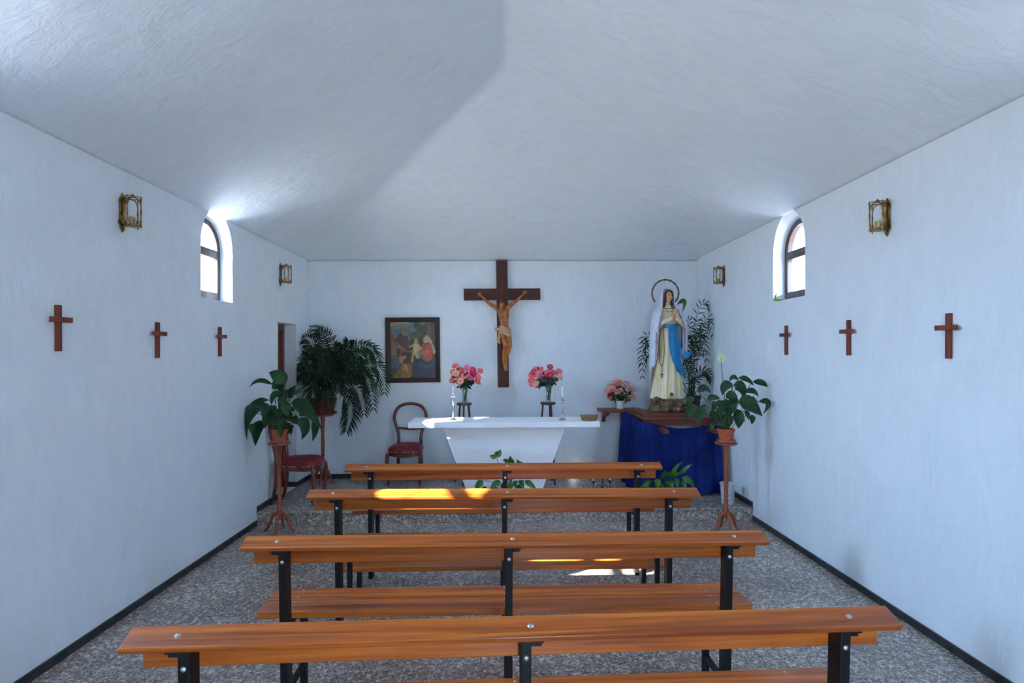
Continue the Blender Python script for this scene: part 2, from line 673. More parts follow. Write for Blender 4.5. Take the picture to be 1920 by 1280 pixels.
def hull_box(mb, pts):
    """eight corners ordered as MB.box orders them"""
    fs = [(0, 2, 3, 1), (4, 5, 7, 6), (0, 1, 5, 4), (2, 6, 7, 3), (0, 4, 6, 2), (1, 3, 7, 5)]
    return mb.add(pts, fs)


def wbox(mb, fn, d0, d1, s0, s1, z0, z1):
    return hull_box(mb, [fn(d, s, z) for z in (z0, z1) for s in (s0, s1) for d in (d0, d1)])


def arch(s0, s1, z0, zs, za, n=16):
    """outline of an arched opening: sill z0, springing zs, apex za"""
    c, h = (s0 + s1) / 2, (s1 - s0) / 2
    p = [(s0, z0), (s1, z0)]
    for k in range(n + 1):
        a = PI * k / n
        p.append((c + h * math.cos(a), zs + (za - zs) * math.sin(a)))
    return p


def arch_cutter(fn, layers):
    mb = MB()
    rings = [[fn(d, s, z) for s, z in arch(*a)] for d, a in layers]
    n = len(rings[0])
    for r in rings:
        mb.v += r
    for i in range(len(rings) - 1):
        for k in range(n):
            k2 = (k + 1) % n
            mb.f.append((i * n + k, i * n + k2, (i + 1) * n + k2, (i + 1) * n + k))
    mb.f.append(tuple(range(n)))
    mb.f.append(tuple(range((len(rings) - 1) * n, len(rings) * n))[::-1])
    return mb


def carve(o, cutters):
    fix_normals(o)
    cs = []
    for mb in cutters:
        c = mb.build('cutter', M['wall'], smooth=False)
        fix_normals(c)
        b = o.modifiers.new('b', 'BOOLEAN')
        b.operation = 'DIFFERENCE'
        b.solver = 'EXACT'
        b.object = c
        cs.append(c)
    evaluated(o)
    for c in cs:
        bpy.data.objects.remove(c)
    o.data.polygons.foreach_set('use_smooth', [True] * len(o.data.polygons))
    o.data.set_sharp_from_angle(angle=math.radians(35))


WIN = [  # wall function, s0, s1, sill, springing
    (wl, 4.230, 4.720, 1.98, 2.385, V((1, 0, 0))),
    (wr, 4.420, 4.943, 2.01, 2.415, V((-1, 0, 0))),
    (wl, 1.53, 2.15, 1.90, 2.34, V((1, 0, 0))),
    (wr, 1.75, 2.27, 2.00, 2.41, V((-1, 0, 0))),
]
TH = .25
cut = {wl: [], wr: []}
for (fn, s0, s1, z0, zs, nrm) in WIN:
    r = (s1 - s0) / 2
    cut[fn].append(arch_cutter(fn, [(-.03, (s0, s1, z0, zs, zs + r + .075)), (.02, (s0, s1, z0, zs, zs + r + .045)),
                                    (.10, (s0, s1, z0, zs, zs + r)), (TH + .05, (s0, s1, z0, zs, zs + r))]))
door_cut = MB()
wbox(door_cut, wl, -.05, .185, 5.672, 6.180, .12, 1.877)
cut[wl].append(door_cut)

mb = MB()
wbox(mb, wl, 0, TH, Y_FRONT - .3, 7.1, -.1, 3.05)
wall_left = struct(mb.build('wall_left', M['wall'], smooth=False))
carve(wall_left, cut[wl])
mb = MB()
wbox(mb, wr, 0, TH, Y_FRONT - .3, 7.3, -.1, 3.05)
wall_right = struct(mb.build('wall_right', M['wall'], smooth=False))
carve(wall_right, cut[wr])

mb = MB()
bl, br = BL + (BL - BR) * .1, BR + (BR - BL) * .1
nb = V((-(BR - BL).y, (BR - BL).x, 0)).normalized() * .3
hull_box(mb, [p + V((0, 0, z)) + q for z in (-.1, 3.05) for q in (V(), nb) for p in (bl, br)])
wall_back = struct(mb.build('wall_back', M['wall'], smooth=False))

mb = MB()
mb.box(-2.9, -.6, Y_FRONT - .3, Y_FRONT, -.1, 4.2)
mb.box(.6, 2.9, Y_FRONT - .3, Y_FRONT, -.1, 4.2)
mb.box(-.6, .6, Y_FRONT - .3, Y_FRONT, 2.15, 4.2)
wall_front = struct(mb.build('wall_front', M['wall'], smooth=False))

# hipped ceiling: two slopes and a hip that comes down to the back wall
RIDGE = 3.82


def smin(a, b, k):
    h = max(k - abs(a - b), 0.0) / k
    return min(a, b) - h * h * k * .25


def ceil_z(u, x, y):
    zl = 2.64 + (RIDGE - 2.64) / 2.264 * (u + 2.254)
    zr = 2.715 + (RIDGE - 2.715) / 2.329 * (2.339 - u)
    t = (u + 2.254) / 4.593
    d = y_back(x) - y
    zb = lerp(2.632, 2.69, t) + .504 * d
    k = max(0.0, min(1.0, (u - .05) / 2.25))
    kr = .03 + .42 * max(math.sin(PI * k), 0) ** .8
    s = smin(zl, zr, .02)
    return smin(s, zb, .04 if u < .0 else kr)


mb = MB()


def ceil_pt(a, b):
    u = lerp(-2.262, 2.347, a)
    yb = y_back(u - SH * 6.7)
    y = lerp(Y_FRONT, yb, b)
    x = u - SH * y
    return V((x, y, ceil_z(u, x, y)))


mb.grid(ceil_pt, 150, 190)
ceiling = struct(mb.build('ceiling', M['ceil'], sharp=60))
sol = ceiling.modifiers.new('thickness', 'SOLIDIFY')
sol.thickness = .12
sol.offset = 1.0 if ceiling.data.polygons[0].normal.z > 0 else -1.0

# floor, altar step
mb = MB()
mb.box(-2.8, 2.8, Y_FRONT - .3, 5.6, -.12, 0)
struct(mb.build('floor', M['floor'], smooth=False))
ZS = .12
fl, fr = wl(.02, 5.168, 0), wr(.02, 5.326, 0)
ml, mr = wl(.02, 5.40, 0), wr(.02, 5.56, 0)
kl, kr_ = V((-2.44, 6.75, 0)), V((2.40, 7.05, 0))


def slab(name, a, b, c, d, z0, z1, mat, bev=0.0):
    m = MB()
    m.prism([(p.x, p.y) for p in (a, b, c, d)], z0, z1, 'Z')
    o = m.build(name, mat, smooth=False, bevel=bev)
    fix_normals(o)
    return struct(o)


off = V((0, .02, 0))
slab('floor_riser', fl + off, fr + off, mr, ml, -.01, ZS - .028, M['step'])
slab('floor_tread', fl, fr, mr, ml, ZS - .028, ZS, M['floor'], .006)
slab('floor_sanctuary', ml + V((0, .002, 0)), mr + V((0, .002, 0)), kr_, kl, -.01, ZS - .0008, M['floor'])

# black skirting
mb = MB()
wbox(mb, wl, -.012, .01, Y_FRONT, 5.175, 0, .046)
struct(mb.build('baseboard_left', M['skirt'], smooth=False))
mb = MB()
wbox(mb, wl, -.012, .01, 5.185, 5.665, ZS, ZS + .05)
wbox(mb, wl, -.012, .01, 6.182, 6.58, ZS, ZS + .05)
wbox(mb, wl, .0, .13, 6.168, 6.182, ZS, ZS + .05)
struct(mb.build('baseboard_left', M['skirt'], smooth=False))
mb = MB()
wbox(mb, wr, -.012, .01, Y_FRONT, 5.33, 0, .046)
struct(mb.build('baseboard_right', M['skirt'], smooth=False))
mb = MB()
wbox(mb, wr, -.012, .01, 5.345, 6.9, ZS, ZS + .05)
struct(mb.build('baseboard_right', M['skirt'], smooth=False))
mb = MB()
q = nb.normalized() * -.014
hull_box(mb, [p + V((0, 0, z)) + r for z in (ZS, ZS + .052) for r in (q, V()) for p in (BL, BR)])
struct(mb.build('baseboard_back', M['skirt'], smooth=False))


# windows: arched wooden frame, transom, bottom rail, panes, an iron bar outside
def window(i, fn, s0, s1, z0, zs, nrm):
    r = (s1 - s0) / 2
    d0, d1 = .10, .145
    mb = MB()
    o_, i_ = arch(s0, s1, z0, zs, zs + r, 20), arch(s0 + .05, s1 - .05, z0 + .075, zs, zs + r - .045, 20)
    n = len(o_)
    for d in (d0, d1):
        mb.v += [fn(d, s, z) for s, z in o_] + [fn(d, s, z) for s, z in i_]
    for k in range(n):
        k2 = (k + 1) % n
        mb.f += [(k, k2, n + k2, n + k), (2 * n + k, 3 * n + k, 3 * n + k2, 2 * n + k2),
                 (n + k, n + k2, 3 * n + k2, 3 * n + k), (k, 2 * n + k, 2 * n + k2, k2)]
    w = mb.build('window_%d' % i, M['winframe'], smooth=False)
    fix_normals(w)
    struct(w)
    mb = MB()
    wbox(mb, fn, d0 - .006, d1, s0 + .045, s1 - .045, zs - .055, zs + .012)
    struct(mb.build('transom', M['winframe'], w, smooth=False))
    mb = MB()
    c = (s0 + s1) / 2 + .02
    mb.tube([fn(.20, c, z0 - .01), fn(.20, c, zs + r)], .006, 8)
    struct(mb.build('iron_bar', M['iron'], w))
    for (a, b, isarch) in ((z0 + .07, zs - .05, False), (zs + .005, zs + r - .04, True)):
        mb = MB()
        if isarch:
            pts = arch(s0 + .045, s1 - .045, a, zs, b, 20)
        else:
            pts = [(s0 + .045, a), (s1 - .045, a), (s1 - .045, b), (s0 + .045, b)]
        n = len(pts)
        mb.v += [fn(.118, s, z) for s, z in pts] + [fn(.121, s, z) for s, z in pts]
        mb.f += [tuple(range(n)), tuple(range(n, 2 * n))[::-1]]
        struct(mb.build('pane', M['glass'], w, smooth=False))
    cc = fn(TH + .03, (s0 + s1) / 2, (z0 + zs + r) / 2)
    portal(cc, nrm, s1 - s0 + .02, zs + r - z0 + .02)


for i, a in enumerate(WIN):
    window(i + 1, *a)
mb = MB()
mb.box(-.62, .38, Y_FRONT - .16, Y_FRONT - .10, -.01, 2.16)
for x in (-.56, -.08):
    for z in (.15, 1.15):
        mb.box(x, x + .40, Y_FRONT - .10, Y_FRONT - .085, z, z + .85)
struct(mb.build('door_2', M['doorwood'], smooth=False, bevel=.004))
portal((.49, Y_FRONT - .32, 1.06), (0, 1, 0), .26, 2.2)

# side door in its recess
mb = MB()
wbox(mb, wl, .155, .19, 5.665, 6.190, ZS, 1.877)
d1_ = struct(mb.build('door_1', M['doorwood'], smooth=False))
mb = MB()
wbox(mb, wl, .130, .165, 5.668, 5.73, ZS, 1.877)
wbox(mb, wl, .130, .165, 6.135, 6.182, ZS, 1.877)
wbox(mb, wl, .130, .165, 5.73, 6.135, 1.82, 1.877)
struct(mb.build('door_frame', M['doorwood'], d1_, smooth=False, bevel=.004))
mb = MB()
mb.ball(wl(.105, 5.78, 1.05), (.022, .022, .022))
mb.tube([wl(.16, 5.78, 1.05), wl(.105, 5.78, 1.05)], .009)
struct(mb.build('door_handle', M['brass'], d1_))

# moss on the sill of the right window
mb = MB()
rnd = random.Random(3)
for k in range(60):
    c = wr(rnd.uniform(.0, .06), 4.943 - abs(rnd.gauss(0, .03)) - .004, 2.012 + abs(rnd.gauss(0, .022)))
    mb.ball(c, rnd.uniform(.004, .009), 6, 4)
o = mb.build('moss_patch', M['moss'])
tag(o, 'green moss patch in the corner of the right window sill', 'moss', None, 'stuff')


# ------------------------------------------------------------------ benches
def make_bench():
    t = thing('pew_bench', (0, 0, 0), '', 'bench', 'pine benches facing the altar')
    a = math.atan2(.026, .072)
    R = Matrix.Translation((0, 0, .745)) @ Matrix.Rotation(a, 4, 'X')
    MB().box(-1.10, 1.10, 0, .080, 0, .020, R).build('backrest_rail', M['bench'], t, bevel=.004)
    MB().box(-1.07, 1.07, .062, .082, .675, .762).build('backrest_board', M['bench'], t, bevel=.003)
    for (y0, y1) in ((.088, .206), (.214, .332)):
        MB().box(-1.07, 1.07, y0, y1, .430, .460).build('seat_plank', M['bench'], t, bevel=.004)
    for x in (-.93, 0.0, .93):
        s = -1 if x < 0 else 1
        mb = MB()
        sh = Matrix.Shear('XY', 4, (0, 0))
        hull_box(mb, [V((x + dx, y + dy, z)) for z, y in ((0, .030), (.748, .0)) for dy in (0, .060) for dx in (-.015, .015)])
        mb.box(x - .015, x + .05, 0.0, .05, .741, .746) if s > 0 else mb.box(x - .05, x + .015, 0.0, .05, .741, .746)
        mb.box(x + .015, x + .045, .01, .03, .728, .746) if s > 0 else mb.box(x - .045, x - .015, .01, .03, .728, .746)
        mb.build('back_leg', M['blackmetal'], t, smooth=False, bevel=.002)
        MB().box(x - .014, x + .014, .262, .290, 0, .405).build('front_leg', M['blackmetal'], t, smooth=False, bevel=.002)
        MB().box(x - .014, x + .014, .03, .325, .404, .430).build('seat_support', M['blackmetal'], t, smooth=False, bevel=.002)
        mb = MB()
        mb.box(x - .010, x + .010, .06, .265, .128, .152)
        mb.build('stretcher', M['blackmetal'], t, smooth=False)
        mb = MB()
        mb.lathe([(0, .0045), (.006, .003), (.0085, 0), (.0085, -.004)], 12, Matrix.Translation((x, .0015, .700)) @ Matrix.Rotation(PI / 2, 4, 'X'))
        mb.build('bolt', M['bolt'], t)
        mb = MB()
        mb.lathe([(.009, -.004), (.009, 0), (.006, .003), (0, .0045)], 12, R @ Matrix.Translation((x + s * .03 if x else .015, .040, .020)))
        mb.build('bolt', M['bolt'], t)
        for y in (.11, .185, .235, .31):
            mb = MB()
            mb.lathe([(.005, -.002), (.005, 0), (.003, .0015), (0, .002)], 10, Matrix.Translation((x - .012, y, .460)))
            mb.build('screw', M['bolt'], t)
    return t


bench = make_bench()
for k, (x, y, rz, lab) in enumerate([
        (.040, 1.592, .061, 'nearest of the four varnished pine benches, cut off by the lower edge of the photo'),
        (-.012, 2.360, .036, 'second varnished pine bench from the camera, with its two-plank seat in full view'),
        (-.041, 3.170, .021, 'third varnished pine bench from the camera, sunlit on top of its backrest'),
        (-.047, 3.936, .037, 'farthest and smallest looking pine bench, in front of the altar step')]):
    o = bench if k == 0 else copy_tree(bench)
    o.location = (x, y, 0)
    o.rotation_euler = (0, 0, rz)
    o['label'] = lab

t = thing('kneeler', (-.060, 3.70, 0), 'low narrow pine kneeler plank on black legs behind the farthest bench', 'kneeler', rz=.03)
MB().box(-1.07, 1.07, 0, .135, .147, .175).build('kneeling_plank', M['bench'], t, bevel=.004)
for x in (-.94, .0, .94):
    mb = MB()
    mb.box(x - .014, x + .014, .05, .08, 0, .148)
    mb.box(x - .03, x + .03, .03, .10, .141, .147)
    mb.build('leg', M['blackmetal'], t, smooth=False)

# ------------------------------------------------------------------ altar
AL = V((-.070, 5.483, ZS))
t = thing('altar', AL, 'white altar table with a long slab on a tapering pedestal', 'altar', rz=.042)
AZ = .78
MB().box(-.925, .925, 0, .46, AZ - .052, AZ).build('altar_slab', M['altar'], t, bevel=.003, smooth=False)
mb = MB()
hull_box(mb, [V((x * k, y, z)) for z, k in ((0, .335), (AZ - .05, .605)) for y in (.09, .37) for x in (-1, 1)])
mb.build('pedestal', M['altar'], t, bevel=.003, smooth=False)
ATOP = ZS + AZ


def candle(loc, h, r, label, group):
    mb = MB()
    mb.lathe([(r, 0), (r, h - .004), (r * .7, h), (r * .2, h - .003)], 16)
    o = mb.build('candle', M['wax'], None)
    o.location = loc
    tag(o, label, 'candle', group)
    w = MB()
    w.tube([(0, 0, h - .004), (.001, 0, h + .008)], .0012, 6)
    w.build('wick', M['iron'], o)


def candlestick(loc, h, lab, clab):
    t = thing('candlestick', loc, lab, 'candlestick', 'silver candlesticks on the altar')
    MB().lathe([(.040, 0), (.041, .004), (.034, .010), (.02, .018), (.009, .028), (.006, .05)], 20).build('foot', M['silver'], t)
    MB().lathe([(.006, .05), (.009, .10), (.0125, h * .62), (.008, h * .66), (.015, h * .70), (.008, h * .74), (.012, h * .78),
                (.017, h * .83), (.017, h * .87), (.008, h * .9), (.008, h * .955)], 18).build('shaft', M['silver'], t)
    MB().lathe([(.008, h * .955), (.026, h * .97), (.03, h * .985), (.028, h * .985), (.013, h * .975), (.011, h), (.009, h)], 20).build('drip_pan', M['silver'], t)
    candle(V(loc) + V((0, 0, h * .978)), .100, .009, clab, 'candles on the altar')


candlestick((-.583, 5.655, ATOP), .238, 'slender silver candlestick at the bright left end of the altar', 'white candle in the left altar candlestick')
candlestick((.502, 5.66, ATOP), .238, 'slender silver candlestick toward the right of the altar', 'white candle in the right altar candlestick')

mb = MB()
bc = V((.765, 5.63, ATOP))
for k in range(7):
    z = .005 + k * .0075
    r = .070 + .0165 * (k / 6) ** .8
    pts = []
    for j in range(48):
        a = 2 * PI * j / 48
        w = 1 + .022 * math.sin(12 * a + (k % 2) * PI)
        pts.append((r * w * math.cos(a), r * .72 * w * math.sin(a), z))
    mb.tube(pts, .0050, 6, True)
mb.lathe([(0.001, .002), (.066, .002), (.066, .006), (0.001, .006)], 32, None, 1, .72)
o = mb.build('basket', M['basket'])
o.location = bc
tag(o, 'small oval woven straw basket on the right end of the altar', 'basket')


# ------------------------------------------------------------------ stools, vases, flowers
def stool(loc, h, lab, rz):
    t = thing('stool', loc, lab, 'stool', 'dark stools behind the altar', rz)
    MB().lathe([(.02, h - .028), (.078, h - .028), (.085, h - .022), (.086, h - .006), (.080, h), (0.001, h)], 28).build('seat', M['darkwood'], t)
    for k in range(3):
        a = 2 * PI * k / 3 + PI / 6
        c, s = math.cos(a), math.sin(a)
        MB().tube([(c * .056, s * .056, h - .027), (c * .125, s * .125, .0)], [.011, .009], 10).build('leg', M['darkwood'], t)
    return t


Y_ST = 6.36
ZST = .895
xl, xr = at(870.3, 754, Y_ST).x, at(1027.3, 754, Y_ST).x
stool((xl, Y_ST, ZS), ZST, 'tall dark three-legged stool under the flower vase left of the crucifix', .0)
stool((xr, Y_ST, ZS), ZST + .008, 'tall dark three-legged stool under the flower vase right of the crucifix', .6)


def vase(loc, lab):
    mb = MB()
    mb.lathe([(.030, 0), (.034, .002), (.032, .015), (.026, .05), (.025, .085), (.032, .135), (.047, .185), (.050, .192),
              (.047, .192), (.044, .184), (.029, .135), (.022, .085), (.023, .05), (.028, .012), (.001, .010)], 24)
    o = mb.build('vase', M['vase'])
    o.location = loc
    return tag(o, lab, 'vase', 'glass flower vases')


def petals(mb, n, r, w, cup, layers=1):
    for L in range(layers):
        for k in range(n):
            a = 2 * PI * (k + .5 * L) / n
            d = V((math.cos(a), math.sin(a), 0))
            R = r * (1 - .22 * L)
            z = .002 * L
            mb.leaf(d * r * .12 + V((0, 0, z)), d * R * .6 + V((0, 0, z + cup * (1 + L))), d * R + V((0, 0, z + cup * (.4 + 1.5 * L))), w, (0, 0, 1), .1, 5, 0, .7, True)


def daisy_mesh(mat):
    mb = MB()
    petals(mb, 12, .034, .0165, .005, 2)
    me = mb.mesh('petals')
    me.materials.append(mat)
    return me


eye_mb = MB()
eye_mb.ball((0, 0, .004), (.0095, .0095, .005), 10, 6)
eye_me = eye_mb.mesh('flower_eye')
eye_me.materials.append(M['yel'])
DAISY = {k: daisy_mesh(M[k]) for k in ('mag', 'sal', 'pal', 'pink')}
CNAME = {'mag': 'magenta', 'sal': 'salmon', 'pal': 'pale cream pink', 'pink': 'bright pink'}


def bouquet(origin, s, base, heads, seed, where, group):
    rnd = random.Random(seed)
    vbase = V(base)
    mouth = vbase + V((0, 0, .19))
    fol, stems = MB(), MB()
    for (zx, zy, col) in heads:
        p = at(830 + zx / s, 670 + zy / s, Y_ST)
        p.y += rnd.uniform(-.075, .055) * (1 if abs(p.x - vbase.x) < .12 else .55)
        o = bpy.data.objects.new('daisy', DAISY[col])
        COL.objects.link(o)
        o.location = p
        d = (p - mouth).normalized() * .5 + V((0, -.9, .25)) + V((rnd.uniform(-.3, .3), 0, rnd.uniform(-.3, .3)))
        o.rotation_euler = d.to_track_quat('Z', 'Y').to_euler()
        o.scale = (rnd.uniform(1.08, 1.4),) * 3
        tag(o, '%s daisy %s' % (CNAME[col], where), 'flower', group + ', ' + CNAME[col])
        e = bpy.data.objects.new('flower_eye', eye_me)
        COL.objects.link(e)
        e.parent = o
        foot = vbase + V((rnd.uniform(-.012, .012), rnd.uniform(-.012, .012), .02))
        neck = mouth + V((rnd.uniform(-.025, .025), rnd.uniform(-.025, .025), -.03))
        back = p - d.normalized() * .004
        stems.tube(catmull([foot, neck, lerp(neck, back, .6) + V((0, .01, .01)), back], 4), .0022, 5)
        for q in range(4):
            c = lerp(mouth, p, rnd.uniform(.25, .85)) + V((rnd.uniform(-.03, .03), rnd.uniform(-.02, .04), rnd.uniform(-.03, .02)))
            dd = V((rnd.uniform(-1, 1), rnd.uniform(-.8, .5), rnd.uniform(-.9, .7))).normalized()
            fol.leaf(c, c + dd * .03 + V((0, 0, .006)), c + dd * .055, .026, (rnd.uniform(-.5, .5), -1, .4), .12, 4)
    for q in range(16):
        a = rnd.uniform(0, 2 * PI)
        c = mouth + V((math.cos(a) * .03, math.sin(a) * .03, rnd.uniform(-.01, .03)))
        dd = V((math.cos(a), math.sin(a), rnd.uniform(-.6, .5))).normalized()
        fol.leaf(c, c + dd * .04 + V((0, 0, .012)), c + dd * .07, .032, (0, -1, .6), .12, 4)
    t = thing('greenery_spray', vbase + V((0, 0, .012)), 'dark green leaves and stems ' + where, 'greenery', 'greenery in the glass vases')
    L = t.location
    for m in (fol, stems):
        m.v = [p - L for p in m.v]
    fol.build('foliage', M['leaf'], t)
    stems.build('stems', M['stem'], t)


VL = V((xl + .008, Y_ST, ZS + ZST))
VR = V((at(1028.5, 754, Y_ST).x, Y_ST, ZS + ZST + .008))
vase(VL, 'clear flared glass vase on the dark stool left of the crucifix')
vase(VR, 'clear flared glass vase on the dark stool right of the crucifix')
S_, M_, P_, K_ = 'sal', 'mag', 'pal', 'pink'
bouquet(None, 7.68, VL, [(185, 125, S_), (148, 205, S_), (250, 185, S_), (360, 155, K_), (430, 185, M_), (440, 235, M_), (540, 195, S_),
                         (270, 240, M_), (345, 240, K_), (375, 340, M_), (505, 285, S_), (240, 310, S_), (200, 230, P_), (262, 338, P_),
                         (142, 322, S_), (310, 270, P_), (500, 335, S_), (168, 262, P_), (395, 290, K_)],
        11, 'in the glass vase left of the crucifix', 'flowers in the left vase')
bouquet(None, 7.68, VR, [(1545, 135, M_), (1310, 210, M_), (1285, 258, S_), (1410, 170, S_), (1550, 200, S_), (1545, 252, M_), (1460, 305, M_),
                         (1395, 265, P_), (1680, 200, S_), (1682, 262, P_), (1275, 330, S_), (1335, 375, P_), (1622, 325, S_), (1340, 165, S_),
                         (1590, 220, S_), (1345, 275, P_), (1285, 380, S_), (1500, 215, S_), (1375, 225, K_)],
        12, 'in the glass vase right of the crucifix', 'flowers in the right vase')


# ------------------------------------------------------------------ balloon-back chairs
def make_chair():
    t = thing('chair', (0, 0, 0), '', 'chair', 'balloon-back chairs')
    hoop = [(-.130, .185, .40), (-.128, .188, .47), (-.140, .200, .55), (-.172, .212, .64), (-.185, .220, .705), (-.165, .228, .785),
            (-.105, .236, .842), (0, .24, .862)]
    hoop = hoop + [(-x, y, z) for x, y, z in hoop[-2::-1]]
    MB().tube(catmull(hoop, 5), .0185, 10).build('back_frame', M['chairwood'], t)
    rail = [(-.150, .204, .585), (-.075, .212, .575), (0, .214, .572), (.075, .212, .575), (.150, .204, .585)]
    MB().tube(catmull(rail, 4), .0165, 10, flat=.9).build('cross_rail', M['chairwood'], t)

    def outline(k, yb=.19):
        p = []
        for j in range(40):
            a = 2 * PI * j / 40
            c, s = math.cos(a), math.sin(a)
            x = abs(c) ** .55 * (1 if c > 0 else -1)
            y = abs(s) ** .55 * (1 if s > 0 else -1)
            hw = lerp(.205, .165, (y + 1) / 2)
            p.append((x * hw * k, y * .20 * k - .01))
        return p
    mb = MB()
    lay = [(.99, .362), (1.0, .378), (.985, .392), (.93, .408), (.8, .424), (.6, .434), (.35, .440), (.02, .442)]
    for k, z in lay:
        mb.v += [V((x, y, z)) for x, y in outline(k)]
    for i in range(len(lay) - 1):
        for j in range(40):
            j2 = (j + 1) % 40
            mb.f.append((i * 40 + j, i * 40 + j2, (i + 1) * 40 + j2, (i + 1) * 40 + j))
    mb.f.append(tuple(range(280, 320)))
    mb.build('seat_cushion', M['red_leather'], t)
    mb = MB()
    o1, o2 = outline(1.0), outline(.9)
    low = []
    for x, y in o1:
        dip = .016 * math.exp(-(x / .09) ** 2) if y < -.1 else 0
        low.append(.322 - dip)
    n = 40
    mb.v += [V((x, y, .366)) for x, y in o1] + [V((x * .985, y * .985, z)) for (x, y), z in zip(o1, low)]
    mb.v += [V((x, y, z)) for (x, y), z in zip(o2, low)] + [V((x, y, .366)) for x, y in o2]
    for r in range(3):
        for j in range(n):
            j2 = (j + 1) % n
            mb.f.append((r * n + j, r * n + j2, (r + 1) * n + j2, (r + 1) * n + j))
    mb.build('seat_rail', M['chairwood'], t)
    mb = MB()
    oo = outline(1.012)
    P = [V((x, y, .368)) for x, y in oo]
    per = []
    for a, b in zip(P, P[1:] + P[:1]):
        for q in range(4):
            per.append(lerp(a, b, q / 4))
    for j in range(0, len(per), 7):
        seg = [per[(j + q) % len(per)] for q in range(5)]
        mb.tube(seg, .0035, 6)
    mb.build('nail_trim', M['nail'], t)
    for s in (-1, 1):
        pts = [(s * .172, -.178, .352), (s * .182, -.190, .29), (s * .180, -.190, .16), (s * .168, -.176, .05), (s * .172, -.186, 0)]
        P2 = catmull(pts, 4)
        rr = [lerp(.024, .013, min(1, i / (len(P2) * .8))) for i in range(len(P2))]
        MB().tube(P2, rr, 10).build('front_leg', M['chairwood'], t)
        pts = [(s * .130, .185, .40), (s * .133, .185, .25), (s * .138, .200, .10), (s * .142, .228, 0)]
        P2 = catmull(pts, 4)
        MB().tube(P2, [.0185, ] * (len(P2) - 3) + [.016, .015, .014], 10).build('back_leg', M['chairwood'], t)
    return t


chair = make_chair()
chair.location = (-1.182, 6.40, ZS)
chair['label'] = 'red seated balloon-back chair standing against the back wall beside the altar'
c2 = copy_tree(chair)
c2.location = (-2.075, 5.58, ZS)
c2.rotation_euler = (0, 0, PI / 2)
c2['label'] = 'red seated balloon-back chair against the left wall, half behind a potted plant'


# ------------------------------------------------------------------ turned plant stands
def make_stand(h, plate):
    t = thing('plant_stand', (0, 0, 0), '', 'plant stand', 'turned wooden plant stands')
    MB().lathe([(.02, h - .022), (plate * .86, h - .022), (plate, h - .014), (plate, h - .006), (plate * .95, h), (.001, h)], 32).build('round_top', M['standwood'], t)
    prof = [(.012, .115), (.024, .125), (.026, .19), (.018, .215), (.022, .235), (.014, .25), (.021, .275), (.013, .295), (.021, .32), (.016, .335),
            (.0185, .36), (.0195, .46), (.017, h - .20), (.021, h - .19), (.021, h - .18), (.018, h - .165), (.021, h - .155), (.024, h - .05), (.026, h - .02)]
    MB().lathe(prof, 20).build('pole', M['standwood'], t)
    for k in range(4):
        a = PI / 2 * k - PI / 2 + .08
        c, s = math.cos(a), math.sin(a)
        pts = [(.015, .165), (.045, .155), (.068, .115), (.085, .06), (.108, .022), (.128, .010)]
        P2 = catmull([(c * r, s * r, z) for r, z in pts], 4)
        rr = [lerp(.017, .009, i / (len(P2) - 1)) for i in range(len(P2))]
        mb = MB().tube(P2, rr, 10)
        mb.ball((c * .127, s * .127, .009), .009, 8, 6)
        mb.build('leg', M['standwood'], t)
    return t


SL = V((-2.040, 4.99, 0))
SR = V((1.876, 4.985, 0))
SB = V((-2.095, 6.30, ZS))
st = make_stand(.785, .094)
st.location = SL
st['label'] = 'turned wooden plant stand in front of the step by the left wall'
s2 = copy_tree(st)
s2.location = SR
s2['label'] = 'turned wooden plant stand in front of the step by the right wall'
s3 = make_stand(.775, .12)
s3.location = SB
s3['label'] = 'turned wooden plant stand in the back left corner under the big palm'


def saucer(loc, r, mat, lab):
    mb = MB().lathe([(r * .85, 0), (r * .96, .004), (r, .022), (r * .96, .022), (r * .9, .007), (.001, .006)], 28)
    o = mb.build('saucer', mat)
    o.location = loc
    return tag(o, lab, 'saucer', 'plant saucers')


saucer(SL + V((0, 0, .785)), .078, M['saucer'], 'terracotta saucer on the plant stand by the left wall')
saucer(SR + V((0, 0, .785)), .080, M['saucer'], 'terracotta saucer on the plant stand by the right wall')
saucer(SB + V((0, 0, .775)), .155, M['redpot'], 'wide red saucer under the big palm in the back left corner')


def pot(t, r0, r1, h, mat, z0=0.0):
    MB().lathe([(r0, z0), (r0 + .001, z0 + .004), (lerp(r0, r1, .8), z0 + h * .8), (r1 + .004, z0 + h * .82), (r1 + .006, z0 + h),
                (r1, z0 + h), (r1 - .006, z0 + h * .9), (.001, z0 + h * .88)], 28).build('pot', mat, t)
    MB().lathe([(r1 - .006, z0 + h * .885), (r1 * .5, z0 + h * .91), (.001, z0 + h * .92)], 20).build('soil', M['soil'], t)


def keep_inside(mb, L, gap=.015):
    """leaves press against the walls instead of passing through them"""
    for i, p in enumerate(mb.v):
        x, y = p.x + L.x, p.y + L.y
        x = max(x, -2.254 - SH * y + gap)
        x = min(x, 2.339 - SH * y - gap)
        y = min(y, y_back(x) - gap)
        mb.v[i] = V((x - L.x, y - L.y, p.z))


